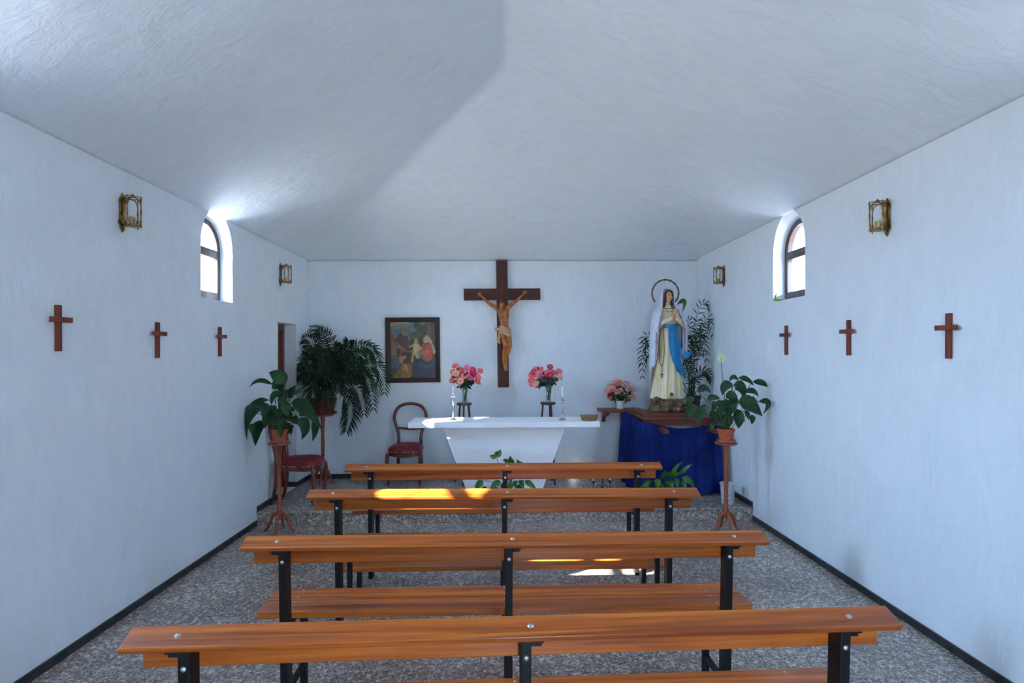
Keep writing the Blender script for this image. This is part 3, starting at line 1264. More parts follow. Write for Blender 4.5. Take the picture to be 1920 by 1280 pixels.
def leafy(t, ox, oy, s, Y, leaves, mat, seed, root, dyr=.10, wmul=1.0, extra=None):
    """leaves: (base x, base y, tip x, tip y, width[, control x, y[, depth]]) in a photo crop, turned into metres at distance Y"""
    rnd = random.Random(seed)
    fol, stems = MB(), MB()
    L = t.location
    root = V(root)
    for lf in leaves:
        bx, by, tx, ty, w = lf[:5]
        y0 = lf[7] if len(lf) > 7 else rnd.uniform(-dyr, dyr)
        y1 = y0 + rnd.uniform(-.05, .03) - .02
        A = at(ox + bx / s, oy + by / s, Y + y0)
        B = at(ox + tx / s, oy + ty / s, Y + y1)
        if len(lf) > 6 and lf[5] is not None:
            C = at(ox + lf[5] / s, oy + lf[6] / s, Y + (y0 + y1) / 2 - .02)
            C = C * 2 - (A + B) * .5
        else:
            C = (A + B) * .5 + V((0, -.02, .015))
        wm = w / s * Y / F * wmul
        T = (B - A).normalized()
        nrm = V((rnd.uniform(-.35, .35), -1, rnd.uniform(.1, .55)))
        fol.leaf(A - L, C - L, B - L, wm, nrm, .16, 10, rnd.uniform(0, .12))
        mid = lerp(root, A, .55) + V((0, 0, .035))
        r2 = root + V((rnd.uniform(-.03, .03), rnd.uniform(-.03, .03), 0))
        stems.tube([p - L for p in catmull([r2, mid, A, bez(A, C, B, .25)], 4)], .0028, 5)
    keep_inside(fol, L)
    keep_inside(stems, L)
    fol.build('foliage', mat, t)
    stems.build('stems', M['stem'], t)


# left peace lily
t = thing('peace_lily', SL + V((0, 0, .792)), 'leafy peace lily in a terracotta pot on the stand by the left wall', 'plant', 'peace lilies on plant stands')
pot(t, .056, .070, .112, M['terracotta'])
leafy(t, 430, 680, 7.53, SL.y, [
    (800, 285, 560, 135, 185, 690, 190), (610, 310, 285, 345, 62, 430, 250), (600, 345, 770, 420, 125, 690, 320), (850, 490, 935, 310, 120, 900, 400),
    (880, 465, 1150, 325, 62, 1010, 390), (760, 450, 600, 590, 130, 640, 470), (780, 300, 720, 330, 120), (555, 525, 250, 680, 80, 370, 560),
    (560, 585, 250, 1090, 165, 270, 730), (480, 815, 370, 1170, 155, 400, 960), (590, 640, 500, 930, 150), (290, 690, 150, 935, 60, 180, 780),
    (650, 650, 610, 1090, 120), (710, 640, 680, 990, 175), (770, 780, 720, 1060, 110), (880, 565, 1300, 940, 190, 1100, 650),
    (1190, 790, 1170, 1110, 110, 1220, 940), (960, 800, 1020, 1085, 145, 1070, 900), (820, 850, 830, 1020, 90), (880, 870, 870, 1020, 70),
    (860, 650, 930, 690, 65), (330, 860, 320, 1010, 80), (700, 900, 770, 640, 170), (790, 560, 830, 760, 130), (740, 460, 800, 600, 140),
    (560, 600, 470, 760, 150), (640, 600, 560, 800, 130), (860, 380, 830, 500, 120), (1000, 690, 1080, 760, 90), (900, 760, 990, 880, 110),
    (700, 760, 640, 900, 150), (820, 700, 900, 840, 120)], M['leaf'], 21, SL + V((0, 0, .89)), wmul=1.08)

# right peace lily with its white flower
t = thing('peace_lily', SR + V((0, 0, .792)), 'leafy peace lily with one white flower in a terracotta pot by the right wall', 'plant', 'peace lilies on plant stands')
pot(t, .056, .070, .112, M['terracotta'])
leafy(t, 1260, 640, 6.4, SR.y, [
    (725, 515, 605, 650, 125, 640, 540), (790, 455, 690, 480, 62, 730, 430), (740, 520, 865, 685, 140, 830, 560), (800, 440, 985, 535, 78, 900, 460),
    (970, 485, 1150, 550, 85, 1080, 500), (880, 600, 1040, 665, 85, 970, 600), (800, 710, 1085, 895, 190, 930, 760), (1040, 720, 1090, 870, 80, 1150, 740),
    (880, 830, 925, 945, 60), (960, 880, 955, 1000, 70), (650, 630, 800, 750, 120, 720, 660), (770, 805, 795, 1045, 130, 800, 930),
    (800, 880, 870, 970, 60), (640, 860, 685, 1045, 130), (640, 690, 645, 890, 130), (430, 690, 575, 690, 80, 500, 670), (390, 760, 325, 1015, 125, 330, 880),
    (300, 770, 165, 975, 115, 210, 850), (260, 675, 195, 815, 90, 205, 720), (310, 600, 465, 620, 90, 390, 560), (480, 820, 520, 1000, 90),
    (490, 980, 465, 1080, 60), (530, 720, 480, 840, 80), (570, 700, 600, 870, 120), (690, 700, 740, 840, 130), (560, 860, 600, 990, 110),
    (720, 720, 690, 900, 110), (1000, 690, 960, 720, 80), (540, 790, 590, 940, 90)], M['leaf'], 22, SR + V((0, 0, .89)))
rt = SR + V((-.01, 0, .89))
tp = at(1260 + 590 / 6.4, 640 + 262 / 6.4, SR.y)
MB().tube([p - t.location for p in catmull([rt, lerp(rt, tp, .5) + V((.012, 0, 0)), tp], 5)], .0028, 6).build('flower_stem', M['stem'], t)
mb = MB()
tip = at(1260 + 570 / 6.4, 640 + 104 / 6.4, SR.y)
mb.leaf(tp - t.location, (tp + tip) * .5 + V((-.004, .02, 0)) - t.location, tip - t.location, .068, (.15, -1, .1), .35, 12, 0, .62)
fl_ = mb.build('flower', M['spathe'], t)
MB().tube([tp + V((0, -.006, .005)) - t.location, tp + V((-.003, -.010, .05)) - t.location], [.005, .003], 8).build('spadix', M['yel'], fl_)


# ------------------------------------------------------------------ palms
def frond(mb, st, A, C, B, n, ln, w, rnd, start=.22, droop=.5, nrm=(0, -1, .3)):
    A, C, B, N = V(A), V(C), V(B), V(nrm)
    C2 = C * 2 - (A + B) * .5
    st.tube([bez(A, C2, B, k / 10) for k in range(11)], [lerp(.0042, .0014, k / 10) for k in range(11)], 5)
    for k in range(n):
        t = lerp(start, .99, k / (n - 1))
        p = bez(A, C2, B, t)
        T = (bez(A, C2, B, min(1, t + .02)) - bez(A, C2, B, max(0, t - .02))).normalized()
        S = T.cross(N)
        S = S.normalized() if S.length > .05 else V((1, 0, 0))
        env = math.sin(PI * lerp(.18, .93, (t - start) / (1 - start))) ** .6
        for sd in (-1, 1):
            d = (S * sd * .85 + T * lerp(.35, 1.0, t) + N * rnd.uniform(-.15, .35)).normalized()
            l = ln * env * rnd.uniform(.88, 1.1)
            e = p + d * l + V((0, 0, -droop * l * rnd.uniform(.5, 1)))
            mb.leaf(p, p + d * l * .55 + V((0, 0, .0)), e, w, N + V((rnd.uniform(-.3, .3), 0, rnd.uniform(-.3, .3))), .1, 3, 0, .6)


def palm(t, ox, oy, s, Y, rows, seed, root, ln, w, mat, n=17):
    rnd = random.Random(seed)
    fol, st = MB(), MB()
    L = t.location
    for (x0, y0, x1, y1, x2, y2, dy) in rows:
        A = V(root) + V((rnd.uniform(-.04, .04), rnd.uniform(-.04, .04), 0)) if x0 is None else at(ox + x0 / s, oy + y0 / s, Y + dy * .3)
        C = at(ox + x1 / s, oy + y1 / s, Y + dy * .7)
        B = at(ox + x2 / s, oy + y2 / s, Y + dy)
        frond(fol, st, A - L, C - L, B - L, n, ln, w, rnd)
    keep_inside(fol, L)
    keep_inside(st, L)
    fol.build('foliage', mat, t)
    st.build('stems', M['stem'], t)


t = thing('potted_palm', SB + V((0, 0, .782)), 'large dense feathery palm in a red pot in the back left corner', 'plant', 'potted palms')
pot(t, .115, .145, .165, M['redpot'])
rows = [(None, 0, 490, 300, 255, 85, .05), (None, 0, 300, 320, 150, 215, -.02), (None, 0, 270, 430, 130, 330, .02), (None, 0, 130, 590, 20, 690, -.1),
        (None, 0, 720, 330, 950, 385, -.05), (None, 0, 800, 340, 980, 490, .02), (None, 0, 880, 480, 1050, 790, -.12), (None, 0, 780, 590, 930, 960, -.08),
        (540, 790, 670, 930, 640, 1205, -.15), (None, 0, 700, 720, 830, 1020, -.1), (None, 0, 420, 690, 445, 965, -.2), (None, 0, 280, 700, 285, 920, -.2),
        (None, 0, 390, 300, 330, 130, -.05), (None, 0, 520, 430, 575, 285, .05), (None, 0, 590, 400, 665, 240, .1), (None, 0, 700, 420, 830, 465, -.15),
        (None, 0, 640, 470, 770, 570, -.2), (None, 0, 560, 560, 690, 890, -.22), (None, 0, 250, 480, 150, 520, -.15), (None, 0, 270, 560, 150, 640, -.18),
        (None, 0, 400, 500, 300, 300, -.12), (None, 0, 480, 500, 420, 340, -.15), (None, 0, 560, 400, 720, 350, .0), (None, 0, 640, 540, 860, 620, -.12),
        (None, 0, 340, 560, 230, 760, -.22), (None, 0, 480, 560, 560, 760, -.25), (None, 0, 500, 470, 640, 420, -.18), (None, 0, 330, 420, 200, 400, .05),
        (None, 0, 720, 560, 900, 760, -.05), (None, 0, 420, 480, 380, 620, -.25), (None, 0, 600, 480, 700, 640, -.25), (None, 0, 380, 430, 480, 420, -.1)]
palm(t, 540, 600, 5.82, SB.y, rows, 5, SB + V((0, 0, .925)), .165, .0165, M['palm'], 21)

# ------------------------------------------------------------------ plants on the sanctuary floor
AP = V((at(949, 900, 5.385).x, 5.385, ZS))
t = thing('anthurium', AP, 'potted anthurium with one green flower on the floor before the altar', 'plant')
pot(t, .055, .068, .13, M['terracotta'])
leafy(t, 870, 830, 10.1, AP.y, [
    (870, 400, 735, 330, 90, 790, 340), (970, 410, 895, 250, 90, 880, 320), (1045, 400, 1000, 325, 70), (1060, 395, 1105, 370, 50), (365, 720, 225, 890, 130, 280, 790),
    (360, 890, 430, 850, 90), (700, 740, 500, 890, 115, 590, 780), (760, 760, 720, 900, 110), (900, 760, 860, 900, 120), (1050, 715, 1115, 880, 110, 1100, 780),
    (1150, 715, 1375, 890, 110, 1260, 790), (960, 720, 980, 860, 110), (600, 820, 560, 960, 120), (820, 820, 800, 960, 130), (1000, 800, 1080, 940, 130),
    (880, 640, 760, 700, 110), (1010, 600, 1130, 640, 110), (560, 900, 430, 1010, 110), (930, 560, 880, 470, 90)], M['leafmid'], 31, AP + V((0, 0, .12)), .05)
rt, tp = AP + V((0, 0, .12)), at(870 + 610 / 10.1, 830 + 235 / 10.1, AP.y - .03)
MB().tube([p - AP for p in catmull([rt, at(870 + 700 / 10.1, 830 + 560 / 10.1, AP.y - .02), tp], 6)], .003, 6).build('flower_stem', M['stem'], t)
mb = MB()
mb.leaf(tp - AP, at(870 + 680 / 10.1, 830 + 205 / 10.1, AP.y - .05) - AP, at(870 + 690 / 10.1, 830 + 120 / 10.1, AP.y - .03) - AP, .064, (.1, -1, .3), .2, 10, 0, .6)
mb.leaf(tp - AP, at(870 + 560 / 10.1, 830 + 290 / 10.1, AP.y - .05) - AP, at(870 + 480 / 10.1, 830 + 228 / 10.1, AP.y - .03) - AP, .045, (.1, -1, .1), .25, 10)
f2 = mb.build('flower', M['leaflight'], t)
MB().tube([tp + V((0, -.008, 0)) - AP, at(870 + 575 / 10.1, 830 + 170 / 10.1, AP.y - .06) - AP], [.004, .003], 8).build('spadix', M['leaf'], f2)

CP = V((at(1254, 900, 5.50).x, 5.50, ZS))
t = thing('leafy_plant', CP, 'low green leafy plant on the floor in front of the blue curtain', 'plant')
pot(t, .06, .075, .13, M['brownpot'])
leafy(t, 1080, 860, 8.0, CP.y, [
    (1130, 335, 955, 445, 80, 1040, 370), (1220, 300, 1210, 455, 105), (1345, 340, 1395, 450, 85), (1500, 290, 1510, 445, 85), (1590, 280, 1775, 445, 95, 1700, 330),
    (1440, 300, 1600, 40, 70, 1480, 150), (1560, 230, 1745, 75, 62, 1640, 150), (1300, 260, 1345, 170, 60), (1280, 300, 1285, 210, 60), (1440, 240, 1500, 130, 70),
    (1410, 330, 1440, 460, 90), (1480, 260, 1580, 200, 60), (1330, 280, 1400, 200, 70), (1600, 330, 1640, 450, 80), (1290, 380, 1260, 480, 90), (1380, 250, 1460, 210, 60),
    (1100, 420, 1010, 520, 80), (1540, 400, 1600, 520, 80)], M['leafmid'], 33, CP + V((0, 0, .12)), .06)

# ------------------------------------------------------------------ crosses on the side walls
def wall_cross(fn, px, py, h, sgn, lab, tilt=0.0):
    """small two-piece wooden cross hung on a side wall"""
    a = (px - 960) / F
    off = -2.254 if sgn > 0 else 2.339
    Y = off / (a + SH)
    z = EYE - (py - 665) * Y / F
    w = h * .60
    c = fn(0, Y, z)
    t = thing('wall_cross', c, lab, 'cross', 'wooden crosses on the side walls')
    Rm = Matrix.Rotation(tilt, 4, 'X')

    def part(name, d0, d1, s0, s1, z0, z1, mat):
        mb = MB()
        wbox(mb, lambda d, s, z: Rm @ (fn(d, Y + s, 0) - fn(0, Y, 0) + V((0, 0, z))), d0, d1, s0, s1, z0, z1)
        mb.build(name, mat, t, smooth=False, bevel=.0015)
    part('upright', -.019, -.001, -.0145, .0145, -h * .5, h * .5, M['redwood'])
    part('crossbar', -.033, -.019, -w * .5, w * .5, h * .125, h * .125 + .027, M['redwood'])


wall_cross(wl, 105.5, 615, .232, 1, 'wooden cross nearest the camera on the left wall', .01)
wall_cross(wl, 292.5, 637.5, .231, 1, 'middle one of the three wooden crosses on the left wall')
wall_cross(wl, 410, 640.5, .232, 1, 'farthest wooden cross on the left wall, below the window')
wall_cross(wr, 1782.5, 629.5, .237, -1, 'wooden cross nearest the camera on the right wall', .01)
wall_cross(wr, 1594, 633, .238, -1, 'middle one of the three wooden crosses on the right wall')
wall_cross(wr, 1476.5, 637.5, .242, -1, 'farthest wooden cross on the right wall, below the window')


# ------------------------------------------------------------------ brass lanterns
def lantern(fn, Y, z, sgn, lab):
    c = fn(0, Y, z)
    t = thing('wall_lantern', c, lab, 'wall lamp', 'brass lanterns on the side walls')
    t.rotation_euler = (0, 0, (0 if sgn > 0 else PI) + SH)
    # local: +x away from the wall
    pts = [(0, .118), (.012, .10), (.02, .085), (.03, .07), (.026, .04), (.022, .0), (.026, -.04), (.034, -.062), (.024, -.082), (.014, -.10), (0, -.118)]
    poly = [(-a, b) for a, b in pts] + [(a, b) for a, b in pts[-2:0:-1]]
    mb = MB().prism(poly, .0, .008, 'X')
    o = mb.build('back_plate', M['brass'], t, smooth=False, bevel=.002)
    fix_normals(o)
    MB().tube([(.004, 0, .088), (.045, 0, .088), (.064, 0, .098)], .005, 8).build('arm', M['brass'], t)
    MB().tube([(.004, 0, -.074), (.045, 0, -.076), (.064, 0, -.080)], .005, 8).build('arm', M['brass'], t)
    cx, R = .064, .046
    for k in range(4):
        a = PI / 2 * k + PI / 4
        u, w = V((math.cos(a), math.sin(a), 0)), V((-math.sin(a), math.cos(a), 0))
        ring = []
        for j in range(28):
            b = 2 * PI * j / 28
            ca, sa = math.cos(b), math.sin(b)
            x = abs(ca) ** .75 * (1 if ca > 0 else -1) * .035
            zz = abs(sa) ** .75 * (1 if sa > 0 else -1) * .079
            ring.append(V((cx, 0, .004)) + u * .034 + w * x + V((0, 0, zz)))
        MB().tube(ring, .0036, 6, True).build('oval_frame', M['brass'], t)
    for k in range(4):
        a = PI / 2 * k
        p = V((cx + math.cos(a) * .049, math.sin(a) * .049, 0))
        P = [p + V((0, 0, zz)) for zz in (-.092, -.075, -.03, 0, .03, .075, .096)]
        MB().tube(P, [.003, .0042, .0036, .0062, .0036, .0042, .002], 8).build('corner_bar', M['brass'], t)
    for zz in (-.078, .088):
        ring = [V((cx + math.cos(2 * PI * j / 24) * .047, math.sin(2 * PI * j / 24) * .047, zz)) for j in range(24)]
        MB().tube(ring, .003, 6, True).build('ring', M['brass'], t)
    mb = MB()
    mb.lathe([(.004, .086), (.012, .092), (.010, .102), (.004, .108), (.001, .112)], 12, Matrix.Translation((cx, 0, 0)))
    mb.build('finial', M['brass'], t)
    MB().lathe([(.03, -.082), (.032, -.076), (.001, -.074)], 20, Matrix.Translation((cx, 0, 0))).build('tray', M['brass'], t)
    mb = MB()
    for j in range(2):
        pass
    mb.grid(lambda a, b: V((cx + math.cos(2 * PI * a) * .033, math.sin(2 * PI * a) * .033, lerp(-.072, .08, b))), 28, 2, True)
    mb.build('glass_cylinder', M['glass'], t)
    for y in (-.014, .014):
        MB().lathe([(.010, -.074), (.010, -.028), (.0085, -.024), (.002, -.023)], 14, Matrix.Translation((cx, y, 0))).build('candle_tube', M['bulb'], t)


lantern(wl, 3.354, 2.388, 1, 'brass and glass lantern on the left wall, nearer the camera')
lantern(wl, 5.725, 2.357, 1, 'brass and glass lantern on the left wall between window and corner')
lantern(wr, 3.467, 2.388, -1, 'brass and glass lantern on the right wall, nearer the camera')
lantern(wr, 6.044, 2.388, -1, 'brass and glass lantern on the right wall beside the statue')

# ------------------------------------------------------------------ framed picture
wall_ang = math.atan2(BR.y - BL.y, BR.x - BL.x)


def on_wall(px, py):
    """point of the back wall seen at (px, py)"""
    a = (px - 960) / F
    k = (BR.y - BL.y) / (BR.x - BL.x)
    Y = (BL.y - k * BL.x) / (1 - k * a)
    return at(px, py, Y)


pc = on_wall(774.7, 656)
t = thing('framed_picture', pc + V((0, -.002, 0)), 'old devotional painting in a dark brown frame on the back wall', 'picture')
t.rotation_euler = (0, .013 * -1, wall_ang)
PW, PH = .314, .380
mb = MB()
for a, b in (((-PW, PW, PH - .056, PH)), ((-PW, PW, -PH, -PH + .056))), :
    pass
fw = .054
outer = [(-PW, -PH), (PW, -PH), (PW, PH), (-PW, PH)]
inner = [(-PW + fw, -PH + fw), (PW - fw, -PH + fw), (PW - fw, PH - fw), (-PW + fw, PH - fw)]
prof = [(0.0, 0.0), (0.0, -.026), (.25, -.032), (.8, -.024), (1.0, -.014), (1.0, 0.0)]
for (k, d) in prof:
    mb.v += [V((lerp(o[0], i[0], k), d, lerp(o[1], i[1], k))) for o, i in zip(outer, inner)]
for r in range(len(prof) - 1):
    for j in range(4):
        j2 = (j + 1) % 4
        mb.f.append((r * 4 + j, r * 4 + j2, (r + 1) * 4 + j2, (r + 1) * 4 + j))
mb.build('frame', M['frame'], t, smooth=False)


def inside_poly(p, poly):
    r = False
    n = len(poly)
    for i in range(n):
        x1, y1 = poly[i]
        x2, y2 = poly[(i + 1) % n]
        if (y1 > p[1]) != (y2 > p[1]) and p[0] < (x2 - x1) * (p[1] - y1) / (y2 - y1) + x1:
            r = not r
    return r


def ell(cx, cy, rx, ry, n=14, rot=0.0):
    c, s = math.cos(rot), math.sin(rot)
    return [(cx + rx * math.cos(2 * PI * k / n) * c - ry * math.sin(2 * PI * k / n) * s,
             cy + rx * math.cos(2 * PI * k / n) * s + ry * math.sin(2 * PI * k / n) * c) for k in range(n)]


# painted patches, in the coordinates of the picture (0-705 across, 0-895 down)
PAINT = [
    ((0, 0, 705, 895), [(0, 0), (705, 0), (705, 895), (0, 895)], (72, 58, 48)),
    (0, [(0, 0), (400, 0), (430, 120), (300, 300), (60, 260), (0, 160)], (104, 122, 120)),
    (0, [(0, 0), (310, 0), (260, 40), (60, 55), (0, 70)], (160, 146, 112)),
    (0, [(40, 120), (300, 90), (330, 180), (120, 210)], (88, 108, 112)),
    (0, [(270, 180), (420, 150), (500, 190), (470, 260), (330, 290)], (70, 92, 62)),
    (0, [(350, 0), (705, 0), (705, 330), (520, 330), (480, 180), (400, 60)], (84, 72, 62)),
    (0, ell(430, 70, 70, 60), (66, 82, 52)), (0, ell(500, 30, 60, 24), (120, 110, 84)),
    (0, [(560, 0), (640, 0), (630, 260), (585, 260)], (104, 90, 80)),
    (0, [(0, 100), (70, 240), (60, 420), (0, 440)], (116, 92, 64)),
    (0, [(100, 230), (160, 170), (240, 180), (300, 300), (290, 430), (130, 450), (90, 330)], (84, 64, 64)),
    (0, ell(195, 130, 46, 54), (138, 96, 68)), (0, ell(215, 185, 30, 42), (120, 110, 98)),
    (0, [(30, 320), (110, 330), (240, 430), (220, 460), (80, 400)], (140, 100, 82)),
    (0, [(230, 300), (290, 280), (300, 400), (260, 390)], (96, 72, 64)),
    (0, ell(65, 360, 52, 46), (126, 96, 66)), (0, [(10, 400), (90, 390), (110, 520), (20, 560)], (140, 108, 82)),
    (0, [(10, 540), (110, 520), (170, 720), (0, 760)], (92, 96, 104)),
    (0, [(0, 740), (170, 700), (250, 760), (120, 830), (0, 830)], (74, 84, 92)),
    (0, [(150, 455), (380, 455), (380, 480), (150, 480)], (126, 98, 70)),
    (0, ell(400, 310, 30, 38), (196, 156, 112)), (0, [(360, 350), (440, 345), (450, 470), (350, 480)], (196, 172, 122)),
    (0, [(370, 355), (290, 395), (285, 410), (370, 385)], (190, 164, 116)), (0, [(440, 360), (500, 420), (480, 460), (430, 390)], (186, 160, 112)),
    (0, [(345, 475), (450, 460), (430, 580), (395, 580), (390, 520), (365, 520), (350, 640), (320, 640)], (188, 162, 114)),
    (0, [(420, 470), (490, 450), (480, 560), (430, 590)], (126, 128, 108)),
    (0, [(520, 250), (570, 215), (620, 260), (690, 440), (705, 520), (650, 500), (600, 340)], (176, 164, 134)),
    (0, ell(548, 295, 38, 50), (204, 150, 112)), (0, ell(520, 370, 20, 34), (108, 112, 96)),
    (0, [(480, 440), (560, 350), (640, 350), (660, 470), (650, 600), (560, 640), (500, 590)], (172, 84, 68)),
    (0, [(500, 470), (600, 430), (640, 480), (560, 530), (490, 520)], (190, 98, 78)),
    (0, [(380, 600), (480, 570), (560, 640), (660, 590), (705, 540), (705, 860), (420, 880), (350, 760)], (50, 58, 76)),
    (0, [(460, 620), (560, 700), (690, 620), (650, 720), (520, 760), (420, 700)], (66, 74, 94)),
    (0, ell(165, 530, 30, 36), (120, 84, 56)), (0, [(130, 560), (240, 530), (250, 560), (190, 610), (200, 660), (150, 660)], (176, 128, 98)),
    (0, [(190, 660), (330, 660), (330, 840), (260, 890), (20, 885), (60, 840)], (132, 98, 46)),
    (0, [(200, 680), (250, 660), (280, 800), (250, 810), (225, 720), (215, 780), (195, 760)], (180, 132, 100)),
    (0, [(60, 850), (180, 770), (320, 850), (300, 890), (40, 890)], (148, 110, 52)),
    (0, [(100, 850), (180, 790), (200, 800), (130, 870)], (98, 70, 34)),
]
nx, nz = 72, 90
mb = MB()
cw, chh = PW - fw + .006, PH - fw + .006
mb.grid(lambda a, b: V((lerp(-cw, cw, a), -.010 - .0, lerp(chh, -chh, b))), nx, nz)
base_n = len(mb.v)
mb.v += [V((x, -.004, z)) for x, z in ((-cw, -chh), (cw, -chh), (cw, chh), (-cw, chh))]
mb.f.append((base_n, base_n + 1, base_n + 2, base_n + 3))
m, nt, b = nmat('old_oil_paint')
vc = node(nt, 'ShaderNodeVertexColor', layer_name='paint')
no = node(nt, 'ShaderNodeTexNoise')
no.inputs['Scale'].default_value = 38
no.inputs['Detail'].default_value = 5
nt.links.new(coords(nt, (1, 1, 1), False), no.inputs['Vector'])
mx = node(nt, 'ShaderNodeMix', data_type='RGBA', blend_type='MULTIPLY')
mx.inputs[0].default_value = .7
nt.links.new(vc.outputs[0], mx.inputs[6])
nt.links.new(ramp(nt, no.outputs['Fac'], [(.3, (.62, .6, .58, 1)), (.7, (1.1, 1.1, 1.1, 1))]), mx.inputs[7])
nt.links.new(mx.outputs[2], b.inputs['Base Color'])
b.inputs['Roughness'].default_value = .35
pic = mb.build('canvas', m, t)
ca = pic.data.color_attributes.new('paint', 'FLOAT_COLOR', 'POINT')
rnd = random.Random(2)
for j in range(nz):
    for i in range(nx):
        acc = [0, 0, 0]
        for q in range(3):
            p = (705 * i / (nx - 1) + rnd.uniform(-9, 9), 895 * j / (nz - 1) + rnd.uniform(-9, 9))
            col = PAINT[0][2]
            for _, poly, c in PAINT[1:]:
                if inside_poly(p, poly):
                    col = c
            lc = srgb(*col)
            acc = [a + x / 3 for a, x in zip(acc, lc)]
        ca.data[j * nx + i].color = (*acc, 1)

# ------------------------------------------------------------------ crucifix
cc_ = on_wall(941.3, 552)
t = thing('crucifix', cc_, 'large dark wooden crucifix with a carved figure above the altar', 'crucifix')
t.rotation_euler = (0, -.013, wall_ang)
KX = cc_.y / F - .05 / F


def cx_(px, py, d):
    """figure point from the photo, d metres out of the wall"""
    return V(((px - 941.3) * KX, -d, -(py - 552) * KX))


mb = MB()
mb.box(-.066, .066, -.052, -.004, -1.095, .392)
mb.build('upright', M['crosswood'], t, smooth=False, bevel=.003)
mb = MB()
mb.box(-.450, -.0665, -.050, -.004, -.068, .066)
mb.box(.0665, .450, -.050, -.004, -.068, .066)
mb.box(-.0665, .0665, -.050, -.006, -.067, .065)
mb.build('crossbar', M['crosswoodx'], t, smooth=False, bevel=.003)
J = {k: cx_(*v) for k, v in {
    'handL': (899.5, 552.5, .066), 'wrL': (902.5, 556, .072), 'elL': (915, 569.5, .090), 'shL': (932, 580.5, .105),
    'handR': (984, 549.5, .066), 'wrR': (980.5, 553, .072), 'elR': (967, 565, .090), 'shR': (951, 578.5, .105),
    'neck': (941, 579.5, .118), 'head': (939.2, 572.5, .142), 'chest': (942.4, 590, .112), 'waist': (943.6, 606, .104),
    'pelv': (944.6, 620, .108), 'hipL': (940.5, 625, .112), 'hipR': (950, 625, .106), 'knL': (945.2, 649, .165), 'knR': (953.3, 648, .145),
    'anL': (941.3, 675, .080), 'anR': (946.8, 674, .070), 'ftL': (944.3, 692, .102), 'ftR': (946.8, 692, .086)}.items()}
mb = MB()
cap = mb.capsule
cap(J['chest'] + V((-.028, 0, .02)), J['waist'] + V((-.008, 0, 0)), .043, .036)
cap(J['chest'] + V((.026, 0, .022)), J['waist'] + V((.012, 0, 0)), .043, .036)
cap(J['shL'], J['shR'], .027, .027)
cap(J['waist'], J['pelv'], .046, .050)
cap(J['pelv'] + V((-.02, 0, 0)), J['pelv'] + V((.02, 0, 0)), .045, .045)
cap(J['neck'] - V((0, 0, .02)), J['head'], .022, .022)
for s in 'LR':
    cap(J['sh' + s], J['el' + s], .026, .019)
    cap(J['el' + s], J['wr' + s], .0195, .0125)
    cap(J['hip' + s], J['kn' + s], .040, .0275)
    cap(J['kn' + s], lerp(J['kn' + s], J['an' + s], .4) + V((0, .012, 0)), .027, .026)
    cap(lerp(J['kn' + s], J['an' + s], .4) + V((0, .012, 0)), J['an' + s], .026, .0155)
    cap(J['an' + s], J['ft' + s], .0175, .0155)
    ft = J['ft' + s]
    for q in range(5):
        p = ft + V(((q - 2) * .0068 * (1 if s == 'L' else 1), -.004, -.006))
        cap(p, p + V(((q - 2) * .001, -.006, -.017 + abs(q - (1 if s == 'L' else 3)) * .002)), .0055, .0042, 8)
    # open hand: palm, four fingers and a thumb
    sg = -1 if s == 'L' else 1
    w_, h_ = J['wr' + s], J['hand' + s]
    d = (h_ - w_).normalized()
    n_ = V((-d.z, 0, d.x))
    cap(w_, h_ + n_ * .008, .0125, .0125, 8)
    cap(w_, h_ - n_ * .008, .0125, .0125, 8)
    for q in range(4):
        k0 = h_ + n_ * (.0165 - q * .011)
        L_ = (.030, .035, .033, .026)[q] if sg < 0 else (.026, .033, .035, .030)[q]
        k1 = k0 + d * L_ * .55 + n_ * (.004 - q * .0027)
        cap(k0, k1, .0055, .005, 8)
        cap(k1, k1 + d * L_ * .35 + V((0, -.010, -.006)), .005, .004, 8)
    tb = w_ + d * .008 + n_ * .012
    cap(tb, tb + n_ * .016 + d * .012 + V((0, -.006, 0)), .006, .005, 8)
# head with brow, nose, chin and beard, bowed to the left
H = J['head']
HR = Matrix.Translation(H) @ Matrix.Rotation(.22, 4, 'Y') @ Matrix.Rotation(.45, 4, 'X')
mb.ball(H, (.034, .040, .046), 16, 12, HR.to_3x3().to_4x4())


def hp(x, y, z):
    return HR @ V((x, y, z))


cap(hp(0, -.037, .006), hp(0, -.046, -.008), .0045, .0065, 8)
cap(hp(-.015, -.034, .012), hp(.015, -.034, .012), .006, .006, 8)
mb.ball(hp(0, -.033, -.030), (.020, .016, .018), 10, 8)
cap(hp(-.008, -.039, -.018), hp(.008, -.039, -.018), .0045, .0045, 8)
# ribs and breast
for s in (-1, 1):
    mb.ball(J['chest'] + V((s * .030, -.030, .004)), (.028, .018, .022), 10, 8)
    for q in range(3):
        cap(J['chest'] + V((s * .012, -.038, -.036 - q * .016)), J['chest'] + V((s * .052, -.016, -.030 - q * .018)), .0055, .0055, 8)
fig = organic('figure', mb, M['carved'], t, .0045, 5)
mb = MB()
mb.ball(hp(0, .008, .010), (.039, .040, .045), 14, 10, HR.to_3x3().to_4x4())
for s in (-1, 1):
    for q in range(4):
        cap2 = [hp(s * .034, -.012 + q * .012, .012), hp(s * .040, -.010 + q * .012, -.025), hp(s * .034, -.016 + q * .010, -.062)]
        mb.tube(catmull(cap2, 4), [.011, .012, .012, .012, .011, .010, .009, .007, .004], 8)
organic('hair', mb, M['carvedhair'], fig, .0055, 3)
mb = MB()
for q in range(16):
    a = 2 * PI * q / 16
    p = hp(.040 * math.cos(a), .042 * math.sin(a) + .004, .030)
    p2 = hp(.040 * math.cos(a + .5), .042 * math.sin(a + .5) + .004, .034)
    mb.capsule(p, p2, .004, .004, 6)
mb.build('crown_of_thorns', M['carvedhair'], fig)
